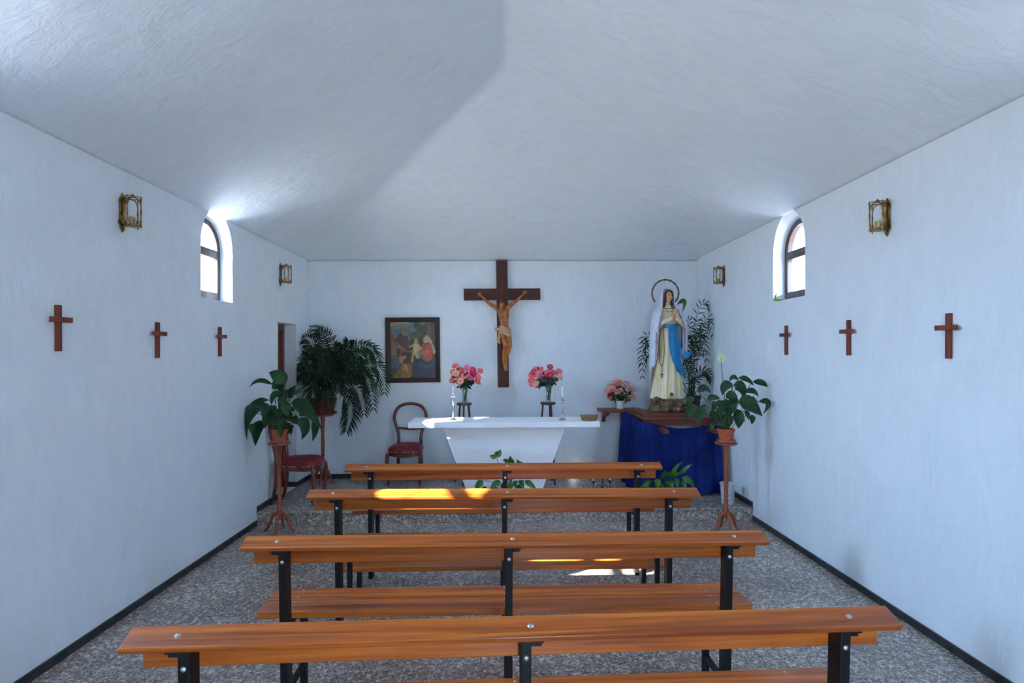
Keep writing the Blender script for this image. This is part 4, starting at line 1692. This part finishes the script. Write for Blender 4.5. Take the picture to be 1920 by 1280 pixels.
# loincloth with a knot at the side
mb = MB()
P0 = J['pelv']


def lcl(a, b):
    th = 2 * PI * a
    c, s = math.cos(th), math.sin(th)
    top = .036 - .016 * c
    low = -.075 + .03 * abs(math.sin(th / 2 + .4)) - .02 * c
    z = lerp(top, low, b)
    fold = .0035 * math.sin(7 * th + 9 * b) + .003 * math.sin(22 * b + 3 * th)
    rx, ry = .060 + .006 * b + fold, .056 + .016 * b + fold
    return P0 + V((rx * c, ry * s - .004 - .02 * b, z))


mb.grid(lcl, 48, 14, True)
o = mb.build('loincloth', M['carvedlight'], fig)
so = o.modifiers.new('t', 'SOLIDIFY')
so.thickness = .006
mb = MB()
k0 = cx_(929.6, 618, .120)
mb.tube([k0 + V((math.cos(a) * .016, 0, math.sin(a) * .018)) for a in [2 * PI * q / 14 for q in range(14)]], .0085, 8, True)
mb.capsule(k0 + V((.012, 0, -.004)), P0 + V((0, -.056, .016)), .007, .006)
for q in range(4):
    a0 = cx_(934 + q * .8, 622, .108 + .006 * (q % 2))
    mb.tube(catmull([a0, a0 + V((-.010, -.004, -.06)), a0 + V((-.017 + .003 * q, 0, -.135 - .004 * q))], 4), [.006, .007, .008, .009, .010, .010, .010, .009, .006], 8)
mb.build('cloth_knot', M['carvedlight'], fig)

# ------------------------------------------------------------------ shelf, roses
t = thing('wall_shelf', at(1165, 771, 6.68) * 1.0, 'long brown wooden shelf on the back wall left of the statue', 'shelf')
t.location = (1.26, 6.81, .918)
t.rotation_euler = (0, 0, wall_ang)
MB().box(-.245, .26, -.265, .012, -.034, 0).build('board', M['tablewood'], t, smooth=False, bevel=.004)
for x in (-.17, .06):
    mb = MB()
    prof = [(.010, -.034), (-.225, -.034), (-.225, -.058), (-.20, -.072), (-.16, -.066), (-.10, -.080), (-.05, -.120), (-.03, -.16), (.010, -.17)]
    mb.prism(prof, x - .02, x + .02, 'X')
    o = mb.build('bracket', M['tablewood'], t, smooth=False, bevel=.003)
    fix_normals(o)

RP = V((1.268, 6.665, .919))
t = thing('potted_roses', RP, 'coral pink artificial roses in a small white pot on the wall shelf', 'flowers')
MB().lathe([(.036, 0), (.040, .002), (.054, .086), (.058, .090), (.058, .096), (.052, .096), (.048, .084), (.001, .082)], 26).build('pot', M['whitepot'], t)
rose = MB()
rose.ball((0, 0, .004), (.011, .011, .014), 10, 8)
for L in range(3):
    n = 4 + L
    for k in range(n):
        a = 2 * PI * (k + .4 * L) / n
        d, tn = V((math.cos(a), math.sin(a), 0)), V((-math.sin(a), math.cos(a), 0))
        r = .012 + .007 * L
        rose.leaf(d * r * .35 + V((0, 0, -.012)), d * r * 1.1 + V((0, 0, .0)), d * r * (1.0 + .18 * L) + V((0, 0, .018 - .005 * L)), .024 + .004 * L, d, -.35, 6, 0, .5, True)
rose_me = rose.mesh('rose')
rose_me.materials.append(M['rose'])
rnd = random.Random(9)
fol, stm = MB(), MB()
for (zx, zy) in [(460, 225), (330, 285), (605, 250), (440, 285), (365, 360), (290, 390), (480, 375), (435, 435), (530, 445), (650, 380), (712, 360), (620, 512),
                 (702, 490), (310, 455), (325, 500), (595, 315), (265, 425), (500, 265), (390, 270), (420, 240)]:
    p = at(1110 + zx / 9.14, 690 + zy / 9.14, 6.665 + rnd.uniform(-.06, .05))
    q = p - RP
    o = bpy.data.objects.new('rose', rose_me)
    COL.objects.link(o)
    o.parent = t
    o.location = q
    d = V((q.x, q.y - .08, q.z - .06))
    o.rotation_euler = d.to_track_quat('Z', 'Y').to_euler()
    sc_ = rnd.uniform(1.05, 1.3)
    o.scale = (sc_,) * 3
    c0 = V((0, 0, .08))
    stm.tube(catmull([c0, lerp(c0, q, .5) + V((0, 0, .02)), q - d.normalized() * .01], 4), .002, 5)
    for r in range(7):
        c = lerp(c0, q, rnd.uniform(.35, .95)) + V((rnd.uniform(-.02, .02), rnd.uniform(-.02, .03), rnd.uniform(-.02, .01)))
        dd = V((rnd.uniform(-1, 1), rnd.uniform(-1, .4), rnd.uniform(-.7, .5))).normalized()
        fol.leaf(c, c + dd * .02 + V((0, 0, .004)), c + dd * .042, .022, (rnd.uniform(-.4, .4), -1, .5), .1, 4)
fol.build('foliage', M['leaf'], t)
stm.build('stems', M['stem'], t)

# ------------------------------------------------------------------ statue table
TT = .900
t = thing('side_table', (1.75, 6.31, ZS), 'brown wooden table with carrying poles under the statue', 'table')
o0 = V(t.location)


def tb(name, x0, x1, y0, y1, z0, z1, bev=.003):
    MB().box(x0 - o0.x, x1 - o0.x, y0 - o0.y, y1 - o0.y, z0 - o0.z, z1 - o0.z).build(name, M['tablewood'], t, smooth=False, bevel=bev)


tb('tabletop', 1.345, 2.17, 5.88, 6.525, TT - .022, TT)
tb('apron', 1.37, 2.15, 5.905, 5.93, TT - .085, TT - .022)
tb('apron', 1.37, 1.395, 5.93, 6.50, TT - .085, TT - .022)
tb('apron', 2.125, 2.15, 5.93, 6.50, TT - .085, TT - .022)
for x in (1.40, 2.075):
    for y in (5.935, 6.45):
        tb('leg', x, x + .045, y, y + .045, ZS, TT - .022)
for x in (1.505, 2.005):
    tb('carrying_pole', x, x + .055, 5.66, 6.50, .765, .806)
t2 = thing('plinth_board', (1.75, 6.27, TT), 'flat reddish board between table and statue base', 'board')
MB().box(-.36, .215, -.24, .24, 0, .028).build('board', M['tablewood'], t2, smooth=False, bevel=.003)

# blue cloth gathered along the table edge
TOPL = [((1.300, 6.52), .905), ((1.322, 6.30), .890), ((1.340, 6.05), .872), ((1.352, 5.895), .858), ((1.42, 5.872), .846), ((1.55, 5.868), .815),
        ((1.66, 5.868), .797), ((1.78, 5.868), .793), ((1.90, 5.868), .806), ((2.03, 5.868), .815), ((2.150, 5.868), .82)]
top3 = [V((p[0], p[1], z)) for p, z in TOPL]
fine = catmull(top3, 10)
acc = [0.0]
for a, b in zip(fine, fine[1:]):
    acc.append(acc[-1] + (b - a).length)
rnd = random.Random(4)
ph = [rnd.uniform(0, 6.28) for _ in range(6)]


def cloth(a, b):
    L = a * acc[-1]
    k = 0
    while k < len(acc) - 2 and acc[k + 1] < L:
        k += 1
    f = (L - acc[k]) / max(acc[k + 1] - acc[k], 1e-6)
    p = lerp(fine[k], fine[k + 1], f)
    d = (fine[k + 1] - fine[k]).normalized()
    n = V((d.y, -d.x, 0)).normalized()
    zb = ZS + .010 + .012 * math.sin(7 * a + 1)
    z = lerp(p.z, zb, b)
    left = max(0, 1 - a / .55)
    gather = math.exp(-b * 16) * .006 * math.sin(L * 330)
    big = (.013 + .018 * left) * math.sin(L * 34 + ph[0] + .5 * b) * min(1, b * 5)
    big += (.006 + .006 * left) * math.sin(L * 71 + ph[1]) * min(1, b * 4) * (1 - .4 * b)
    drape = .034 * math.sin((a * 3.1 + b * 1.3) * 3.0 + ph[2]) * b * (1 - left)
    drape += .030 * math.exp(-((a - .60 - .22 * b) / .035) ** 2) * min(1, b * 6) * (1 - b)
    drape += .030 * math.exp(-((a - .93 + .24 * b) / .035) ** 2) * min(1, b * 6) * (1 - b)
    flare = .05 * b
    q = p + n * (gather + big + drape + flare + .014)
    q.z = z + (.006 * math.sin(L * 330 + 1) if b == 0 else 0)
    return q


mb = MB()
mb.grid(cloth, 420, 40)
o = mb.build('curtain', M['blue_cloth'], None, sharp=180, loc=(1.75, 5.85, ZS))
tag(o, 'royal blue cloth hung gathered around the statue table', 'curtain')
so = o.modifiers.new('t', 'SOLIDIFY')
so.thickness = .002
mb = MB()  # thin sheet added to give the white band under the table apron
mb.grid(lambda a, b: V((lerp(1.57, 1.995, a), 6.00 + .004 * math.sin(60 * a), lerp(.84, .60, b))), 60, 6)
o = mb.build('white_strip', M['white_strip'], None, sharp=180, loc=(1.75, 6.0, .72))
tag(o, 'thin white strip showing between table and blue curtain', 'cloth')
so = o.modifiers.new('t', 'SOLIDIFY')
so.thickness = .003

# palm in a brown pot behind the statue
PP = V((2.055, 6.43, TT))
t = thing('potted_palm', PP, 'slender palm in a brown pot standing behind the statue', 'plant', 'potted palms')
pot(t, .060, .076, .19, M['brownpot'])
rows = [(None, 0, 1060, 760, 1290, 615, -.0), (None, 0, 1180, 900, 1345, 1060, -.1), (None, 0, 1050, 960, 1210, 1100, -.05), (None, 0, 1050, 1080, 1120, 1270, -.1),
        (None, 0, 1080, 1100, 1230, 1500, -.08), (None, 0, 330, 1180, 185, 1290, .13), (None, 0, 330, 1250, 110, 1560, .14), (None, 0, 320, 1400, 130, 1790, .15),
        (None, 0, 1000, 1180, 900, 1360, -.02), (None, 0, 870, 1520, 830, 1780, -.05), (None, 0, 1150, 1680, 1410, 1960, -.1), (None, 0, 980, 1810, 1080, 2130, -.14),
        (None, 0, 1100, 1740, 1330, 1840, -.05), (None, 0, 960, 1440, 905, 1540, .0), (None, 0, 960, 1090, 880, 830, .02), (None, 0, 980, 1340, 1190, 1400, -.1)]
palm(t, 1190, 510, 9.14, PP.y, rows, 8, PP + V((-.03, 0, .18)), .12, .0125, M['palm'], 11)
# one broad bent leaf beside the head
mb, st_ = MB(), MB()
a_, c_, b_ = at(1190 + 720 / 9.14, 510 + 560 / 9.14, 6.46), at(1190 + 850 / 9.14, 510 + 500 / 9.14, 6.44), at(1190 + 805 / 9.14, 510 + 720 / 9.14, 6.43)
mb.leaf(a_ - PP, c_ * 2 - (a_ + b_) * .5 - PP, b_ - PP, .055, (.2, -1, .1), .1, 8)
st_.tube([p - PP for p in catmull([PP + V((-.03, 0, .18)), at(1285, 650, 6.5), a_], 6)], .003, 5)
lf = mb.build('broad_leaf', M['leafmid'], t)
st_.build('leaf_stem', M['stem'], lf)

# ------------------------------------------------------------------ pail, candelabrum
mb = MB()
mb.lathe([(.052, 0), (.056, .003), (.068, .185), (.074, .190), (.075, .198), (.070, .198), (.065, .185), (.053, .008), (.001, .006)], 32)
o = mb.build('pail', M['pail'])
o.location = (2.075, 5.475, ZS)
tag(o, 'cloudy whitish pail on the floor beside the blue curtain', 'pail')

CB = V((.930, 5.86, ZS))
t = thing('candelabrum', CB, 'small wrought iron three-armed candelabrum on the floor right of the altar', 'candelabrum')
MB().lathe([(.045, 0), (.042, .006), (.012, .014), (.006, .03), (.005, .155)], 18).build('stem', M['iron'], t)
CUP = [(.006, 0), (.010, .005), (.018, .016), (.021, .018), (.019, .018), (.011, .010), (.010, .012), (.012, .028), (.010, .028)]
for x, z in ((-.092, .105), (0, .155), (.078, .112)):
    MB().lathe(CUP, 16, Matrix.Translation((x, 0, z))).build('candle_cup', M['iron'], t)
for s, xe, ze in ((-1, -.092, .105), (1, .078, .112)):
    P = [(0, 0, .05), (s * .030, 0, .085), (s * .055, 0, .070), (s * .050, 0, .045), (s * .035, 0, .055)]
    MB().tube(catmull(P, 6), .0035, 6).build('scroll', M['iron'], t)
    P = [(0, 0, .03), (xe * .5, 0, .035), (xe * .95, 0, .06), (xe, 0, ze)]
    MB().tube(catmull(P, 6), .004, 6).build('arm', M['iron'], t)
candle(CB + V((-.092, 0, .118)), .075, .010, 'white candle in the left arm of the floor candelabrum', 'candles in the floor candelabrum')
candle(CB + V((.078, 0, .125)), .045, .010, 'short white candle in the right arm of the floor candelabrum', 'candles in the floor candelabrum')

# ------------------------------------------------------------------ statue of a praying woman
ST = V((at(1252, 770, 6.27).x, 6.27, TT + .028))
SK = 6.27 / F
t = thing('statue', ST, 'painted statue of a praying veiled woman with blue sash on a rock base', 'statue')


def sx(px):
    return (px - 1252) * SK


def sz(py):
    return (771.5 - py) * SK


# rock base
rnd = random.Random(17)
mb = MB()
for k in range(66):
    a = 2 * PI * k / 22 + rnd.uniform(-.14, .14)
    lay = k // 22
    x, y = math.cos(a) * (.200 - .010 * lay), math.sin(a) * (.152 - .008 * lay)
    rr = rnd.uniform(.026, .046)
    mb.ball((x + .012, y, .030 + .042 * lay + rnd.uniform(-.02, .02)), (rr * 1.25, rr * 1.1, rr * rnd.uniform(.7, 1.0)), 7, 5,
            Matrix.Rotation(rnd.uniform(0, 3), 4, 'Z') @ Matrix.Rotation(rnd.uniform(-.6, .6), 4, 'X'))
mb.lathe([(.185, 0.0), (.192, .01), (.18, .12), (.165, .145)], 24, Matrix.Translation((.012, 0, 0)), 1.0, .78)
rock = organic('rock_base', mb, M['rock'], t, .006, 1)
for v_ in rock.data.vertices:
    v_.co.z = max(v_.co.z, 0.0)

# the gown, as a function of height, angle and pleats
GOWN = [  # py, half width, half depth, centre x   (px)
    (573, 5.2, 5.0, 1252), (578, 9, 7, 1251.5), (584, 14.5, 9.5, 1251.5), (594, 16.5, 12, 1252), (603, 15.5, 12, 1253), (613, 14.2, 11.5, 1253.5),
    (630, 17.5, 13.5, 1253.5), (660, 21.5, 15.5, 1254), (690, 24.5, 17.5, 1253.5), (720, 27, 19.5, 1252), (738, 29, 21, 1251.5), (747, 31, 22.5, 1251.5)]


def gown_pt(th, py, off=0.0):
    hw, hd, cx0 = interp(GOWN, py)
    pl = max(0.0, min(1.0, (py - 618) / 70.0))
    f = 1 + pl * (.055 * math.sin(13 * th + .6 * math.sin(2 * th) + (py - 620) * .004) + .02 * math.sin(27 * th + 1))
    r = V((math.cos(th) * (hw * f + off / SK), math.sin(th) * (hd * f + off / SK), 0)) * SK
    return V((sx(cx0), 0, sz(py))) + r


def gown_front(px, py, off=0.0):
    hw, hd, cx0 = interp(GOWN, py)
    c = max(-.995, min(.995, (px - cx0) / hw))
    return gown_pt(-math.acos(c), py, off)


mb = MB()
mb.grid(lambda a, b: gown_pt(2 * PI * a, lerp(573, 747, b)), 160, 70, True)
n = len(mb.v)
mb.f.append(tuple(range(n - 160, n)))
gown = mb.build('gown', M['gown'], t, sharp=180)

# sleeves: arms bent to the praying hands
HX, HY, HZ = sx(1258), -.150, sz(589)
wl_, wr_ = V((HX - .016, HY + .022, sz(598))), V((HX + .020, HY + .022, sz(598)))
elL_, elR_ = V((sx(1234), -.05, sz(608))), V((sx(1279), -.05, sz(607)))
shL_, shR_ = V((sx(1237), -.005, sz(585))), V((sx(1267), -.005, sz(585)))
mb = MB()
for a, b, c in ((shL_, elL_, wl_), (shR_, elR_, wr_)):
    mb.capsule(a, b, .036, .034)
    mb.capsule(b, lerp(b, c, .88), .035, .026)
    mb.ball(b + V((0, .0, -.012)), (.036, .036, .032))
organic('sleeves', mb, M['gown'], t, .006, 4)

# praying hands
mb = MB()
for s, w in ((-1, wl_), (1, wr_)):
    cxh = HX + .002
    p0 = V((cxh + s * .0115, HY + .004, sz(593)))
    mb.capsule(w, p0 + V((0, .010, -.004)), .0125, .012, 10)
    mb.capsule(p0 + V((0, .010, 0)), p0 + V((0, .004, .030)), .0115, .0095, 10)
    mb.capsule(p0 + V((0, -.006, 0)), p0 + V((0, -.010, .028)), .0105, .0095, 10)
    for q, (L, yy) in enumerate(((.040, -.014), (.047, -.006), (.044, .002), (.034, .010))):
        k0 = p0 + V((-s * .002, yy, .024))
        k1 = k0 + V((-s * .003, -.004, L * .55))
        mb.capsule(k0, k1, .0058, .0052, 8)
        mb.capsule(k1, k1 + V((-s * .002, .000, L * .45)), .0052, .0042, 8)
    k0 = p0 + V((s * .002, -.014, .004))
    mb.capsule(k0, k0 + V((-s * .004, -.010, .018)), .0066, .0058, 8)
    mb.capsule(k0 + V((-s * .004, -.010, .018)), k0 + V((-s * .005, -.006, .034)), .0058, .0046, 8)
organic('hands', mb, M['skin'], t, .0032, 3)

# head: face turned a little to the right and up
HC = V((sx(1252), -.010, sz(556)))
R3 = Matrix.Rotation(.30, 4, 'Z') @ Matrix.Rotation(-.10, 4, 'X')
HM = Matrix.Translation(HC) @ R3


def h3(x, y, z):
    return HM @ V((x, y, z))


mb = MB()
mb.ball(HC, (.042, .050, .058), 20, 16, R3)
mb.ball(h3(0, -.010, -.030), (.033, .036, .036), 16, 12, R3)
mb.ball(h3(0, -.033, -.055), (.013, .012, .011), 10, 8)
for s in (-1, 1):
    mb.ball(h3(s * .019, -.031, -.022), (.017, .016, .017), 10, 8)
    mb.capsule(h3(s * .008, -.046, .012), h3(s * .026, -.040, .012), .0055, .005, 8)
mb.capsule(h3(0, -.045, .008), h3(0, -.055, -.014), .0045, .0065, 8)
mb.capsule(h3(-.008, -.046, -.032), h3(.008, -.046, -.032), .005, .005, 8)
mb.capsule(h3(-.006, -.045, -.0385), h3(.006, -.045, -.0385), .005, .005, 8)
mb.capsule(HC + V((0, .012, -.03)), V((sx(1252), .004, sz(578))), .026, .030, 14)
mb.capsule(V((sx(1252), .004, sz(576))), V((sx(1252), -.012, sz(582))), .032, .036, 14)
head = organic('head', mb, M['skin'], t, .0042, 4)
mb = MB()
for s in (-1, 1):
    mb.ball(h3(s * .0175, -.0455, .002), (.0075, .004, .0045), 12, 8, R3)
mb.build('eyes', M['eye'], head)
mb = MB()
for s in (-1, 1):
    mb.tube([h3(s * .007, -.051, .013), h3(s * .017, -.0495, .018), h3(s * .028, -.042, .014)], [.0012, .0018, .001], 6)
mb.build('eyebrows', M['hair'], head)
mb = MB()
mb.tube([h3(-.0115, -.0475, -.034), h3(-.004, -.0515, -.0335), h3(0, -.052, -.0345), h3(.004, -.0515, -.0335), h3(.0115, -.0475, -.034)], [.001, .0028, .0026, .0028, .001], 8)
mb.tube([h3(-.009, -.048, -.0375), h3(0, -.0515, -.039), h3(.009, -.048, -.0375)], [.001, .0032, .001], 8)
mb.build('lips', M['lip'], head)
# hair framing the face
mb = MB()
for k, (off, rr) in enumerate(((0, .0052), (.008, .007))):
    pts = []
    for q in range(25):
        a = lerp(-.14 * PI, 1.14 * PI, q / 24)
        x, z = .0435 * math.cos(a), .006 + .054 * math.sin(a) * (1.0 if math.sin(a) > 0 else 1.15)
        pts.append(h3(x, -.024 + off - .004 * math.sin(a), z))
    for s_, lst in ((1, 'start'), (-1, 'end')):
        tail = [V((sx(1252) + s_ * .039, -.016 + off, sz(569))), V((sx(1252) + s_ * .040, -.020 + off, sz(578)))]
        pts = (tail[::-1] + pts) if s_ > 0 else (pts + tail)
    mb.tube(pts, rr, 8)
mb.build('hair', M['hair'], head)
mb = MB()
mb.tube([V((sx(1252) + .042 * math.cos(a), -.020 + .030 * math.sin(a) - .012, sz(578.5) - .010 * abs(math.sin(a)))) for a in [PI + PI * q / 12 for q in range(13)]], .0035, 8)
mb.build('neck_trim', M['hair'], t)
mb = MB()
mb.tube([V((sx(1252) + .034 * math.cos(a), -.036 + .04 * math.sin(a), sz(583) - .014 * abs(math.sin(a)))) for a in [PI + PI * q / 12 for q in range(13)]], .007, 8, flat=.5)
mb.build('lace_collar', M['lace'], t)

# mantle: over the head, over the shoulders, open in front
MAN = [  # py, rx, ry, cx, cy(m), half opening
    (541.5, 2, 2, 1252, .012, 1.3), (543, 7.5, 6.5, 1252, .008, 1.25), (547, 11.0, 9.2, 1252, .004, 1.05), (555, 12.6, 10.4, 1251.8, .004, .95), (565, 13.0, 10, 1251.6, .006, .98),
    (573, 15, 11.5, 1251.4, .004, .80), (580, 22, 15.0, 1251.6, -.002, .60), (588, 28, 18.5, 1252.6, -.006, .52), (600, 31.5, 20.5, 1253.5, -.010, .62), (612, 33.5, 21.0, 1253.8, -.010, .70),
    (640, 34, 19.5, 1253.6, -.006, .74), (670, 34, 19.5, 1253, -.004, .76), (700, 33, 19.5, 1252.5, .0, .9), (746, 31.5, 20, 1251, .004, 1.1)]


def man_pt(a, b):
    # a: 0 left front edge .. .5 back .. 1 right front edge
    q = 2 * abs(a - .5)
    bot = lerp(744, 668 if a < .5 else 662, max(0.0, (q - .52) / .48) ** 1.3)
    if a > .5:
        bot = lerp(bot, 668, max(0.0, min(1.0, (q - .30) / .2)))
    py = lerp(541.5, bot, b)
    rx, ry, cx0, cy, op = interp(MAN, py)
    th = -PI / 2 - lerp(op, 2 * PI - op, a)
    pl = max(0.0, min(1.0, (py - 590) / 60))
    f = 1 + pl * (.035 * math.sin(11 * th + py * .02) + .02 * math.sin(23 * th))
    return V((sx(cx0) + math.cos(th) * rx * f * SK, cy + math.sin(th) * ry * f * SK, sz(py)))


mb = MB()
mb.grid(man_pt, 90, 80)
man = mb.build('mantle', M['mantle'], t, sharp=180)
so = man.modifiers.new('t', 'SOLIDIFY')
so.thickness = .007
so.offset = 0
# lace along the mantle's front edges and hem
mb = MB()
for a0, lo in ((.0, 1), (1.0, -1)):
    for b0, w in ((.30, .035), (.62, .045)):
        pass
    for k in range(2):
        pts = [man_pt(a0 + lo * .022 * (k + .35), lerp(.32 if k == 0 else .60, 1.0, q / 24)) for q in range(25)]
        out = []
        for p in pts:
            d = V((p.x - sx(1252.5), p.y, 0)).normalized()
            out.append(p + d * .004)
        mb.tube(out, [.010 + .003 * math.sin(2.1 * q) for q in range(25)], 8, flat=.45)
mb.build('lace_trim', M['lace'], man)
mb = MB()
for k in range(2):
    p3 = [man_pt(a, 1 - .012 - k * .03) for a in [q / 50 for q in range(3, 25)]]
    mb.tube([p + V((p.x - sx(1252.5), p.y, 0)).normalized() * .004 for p in p3], [.008 + .003 * math.sin(2.3 * q) for q in range(len(p3))], 8, flat=.45)
mb.build('lace_hem', M['lace'], man)

# blue sash: belt and two hanging bands
mb = MB()


def ribbon(mb, rows, thick=.007, n=26):
    """rows: py, left px, right px, distance from the gown"""
    keys = [r[0] for r in rows]
    vs = []
    nx = 9
    for side in (0, 1):
        for j in range(n):
            py = lerp(keys[0], keys[-1], j / (n - 1))
            l, r, d = interp(rows, py)
            for i in range(nx):
                u = i / (nx - 1)
                px = lerp(l, r, u)
                pl = .0022 * math.sin(u * 15 + py * .05)
                edge = -.003 * (2 * u - 1) ** 4
                vs.append(gown_front(px, py, d + pl + edge + (thick if side == 0 else 0.0)))
    fs = []
    m_ = n * nx
    for j in range(n - 1):
        for i in range(nx - 1):
            a = j * nx + i
            fs.append((a, a + 1, a + nx + 1, a + nx))
            fs.append((m_ + a, m_ + a + nx, m_ + a + nx + 1, m_ + a + 1))
    for j in range(n - 1):
        for i, (p, q) in enumerate(((j * nx, (j + 1) * nx), (j * nx + nx - 1, (j + 1) * nx + nx - 1))):
            fs.append((p, q, m_ + q, m_ + p))
    for j in (0, n - 1):
        for i in range(nx - 1):
            a = j * nx + i
            fs.append((a, a + 1, m_ + a + 1, m_ + a))
    mb.add(vs, fs)


belt = MB()
ribbon(belt, [(609, 1243, 1269, .006), (616, 1243, 1269, .006)], .007, 6)
belt.build('sash_belt', M['sash'], t, sharp=60)
b1 = MB()
ribbon(b1, [(613, 1249.5, 1263, .012), (640, 1249.5, 1264.5, .014), (660, 1251.5, 1266, .016), (680, 1256, 1270, .019), (692, 1261, 1275.5, .022), (700, 1267, 1279.5, .026), (705, 1273, 1279, .028)], .009)
b1.build('sash_band', M['sash'], t, sharp=60)
b2 = MB()
P = [V((sx(1260.5), 0, sz(614))), V((sx(1264.5), 0, sz(640))), V((sx(1271.5), 0, sz(656))), V((sx(1279), 0, sz(665.5))), V((sx(1284), 0, sz(666))), V((sx(1285.5), 0, sz(660)))]
Q = catmull(P, 6)
dep = []
for p in Q:
    px, py = p.x / SK + 1252, 771.5 - p.z / SK
    g = gown_front(min(px, 1271), py, .018)
    dep.append(V((p.x, g.y - max(0, px - 1266) * .0010, p.z)))
b2.tube(dep, [lerp(.030, .036, i / (len(dep) - 1)) for i in range(len(dep))], 12, flat=.32, up=(0, -1, 0))
b2.build('sash_band', M['sash'], t, sharp=60)

# rosary over the arm with a small cross
mb = MB()
arcs = [[(1241.5, 613), (1241.5, 640), (1241.5, 662), (1239.5, 678), (1237, 687)], [(1233, 607), (1232, 640), (1232, 665), (1233, 678), (1237, 687)], [(1237, 687), (1237, 693), (1237, 699)]]
for k, pts in enumerate(arcs):
    P = []
    for px, py in pts:
        g = gown_front(max(px, 1236.5 if py > 640 else 1240), py, .012)
        P.append(V((sx(px), min(g.y, -.062) - (.03 if k == 1 and py < 670 else 0), sz(py))))
    pth = catmull(P, 7)
    run, last = 0.0, None
    for p in pth:
        if last is None or (p - last).length > .0135:
            mb.ball(p, .0052, 8, 6)
            last = p
    mb.tube(pth, .0014, 5)
x0 = V((sx(1237), gown_front(1238, 703, .014).y, sz(703)))
mb.box(x0.x - .004, x0.x + .004, x0.y - .004, x0.y + .003, x0.z - .030, x0.z + .022)
mb.box(x0.x - .016, x0.x + .016, x0.y - .004, x0.y + .003, x0.z + .002, x0.z + .010)
mb.build('rosary', M['bead'], t)

# feet with a rose, gilt halo with small studs
mb = MB()
for s in (-1, 1):
    mb.capsule(V((sx(1252) + s * .022, -.12, .160)), V((sx(1252) + s * .026, -.150, .152)), .013, .011)
organic('feet', mb, M['skin'], t, .005, 2)
mb = MB()
mb.ball((sx(1252.3), -.148, sz(738)), (.021, .015, .021), 12, 9)
mb.build('foot_rose', M['rock'], t)
hc = V((sx(1248.8), .030, sz(549.5)))
RT = Matrix.Translation(hc) @ Matrix.Rotation(.05, 4, 'X') @ Matrix.Rotation(.10, 4, 'Y')
ring = []
for q in range(61):
    a = lerp(-.30 * PI, 1.26 * PI, q / 60)
    ring.append(RT @ V((math.cos(a) * .147, 0, math.sin(a) * .147)))
mb = MB()
mb.tube(ring, .0085, 8, flat=.6, up=(0, -1, 0))
halo = mb.build('halo', M['halo'], t)
mb = MB()
for q in range(12):
    a = lerp(-.24 * PI, 1.20 * PI, q / 11)
    d = V((math.cos(a), 0, math.sin(a)))
    p = RT @ (d * .147)
    e1, e2 = RT @ (d * .122), RT @ (d * .170)
    mb.tube([e1, p, e2], [.001, .004, .001], 6)
    w = RT.to_3x3() @ V((-math.sin(a), 0, math.cos(a)))
    mb.tube([p - w * .016, p + V((0, -.004, 0)), p + w * .016], [.001, .005, .001], 6)
mb.build('halo_stars', M['halo'], halo)
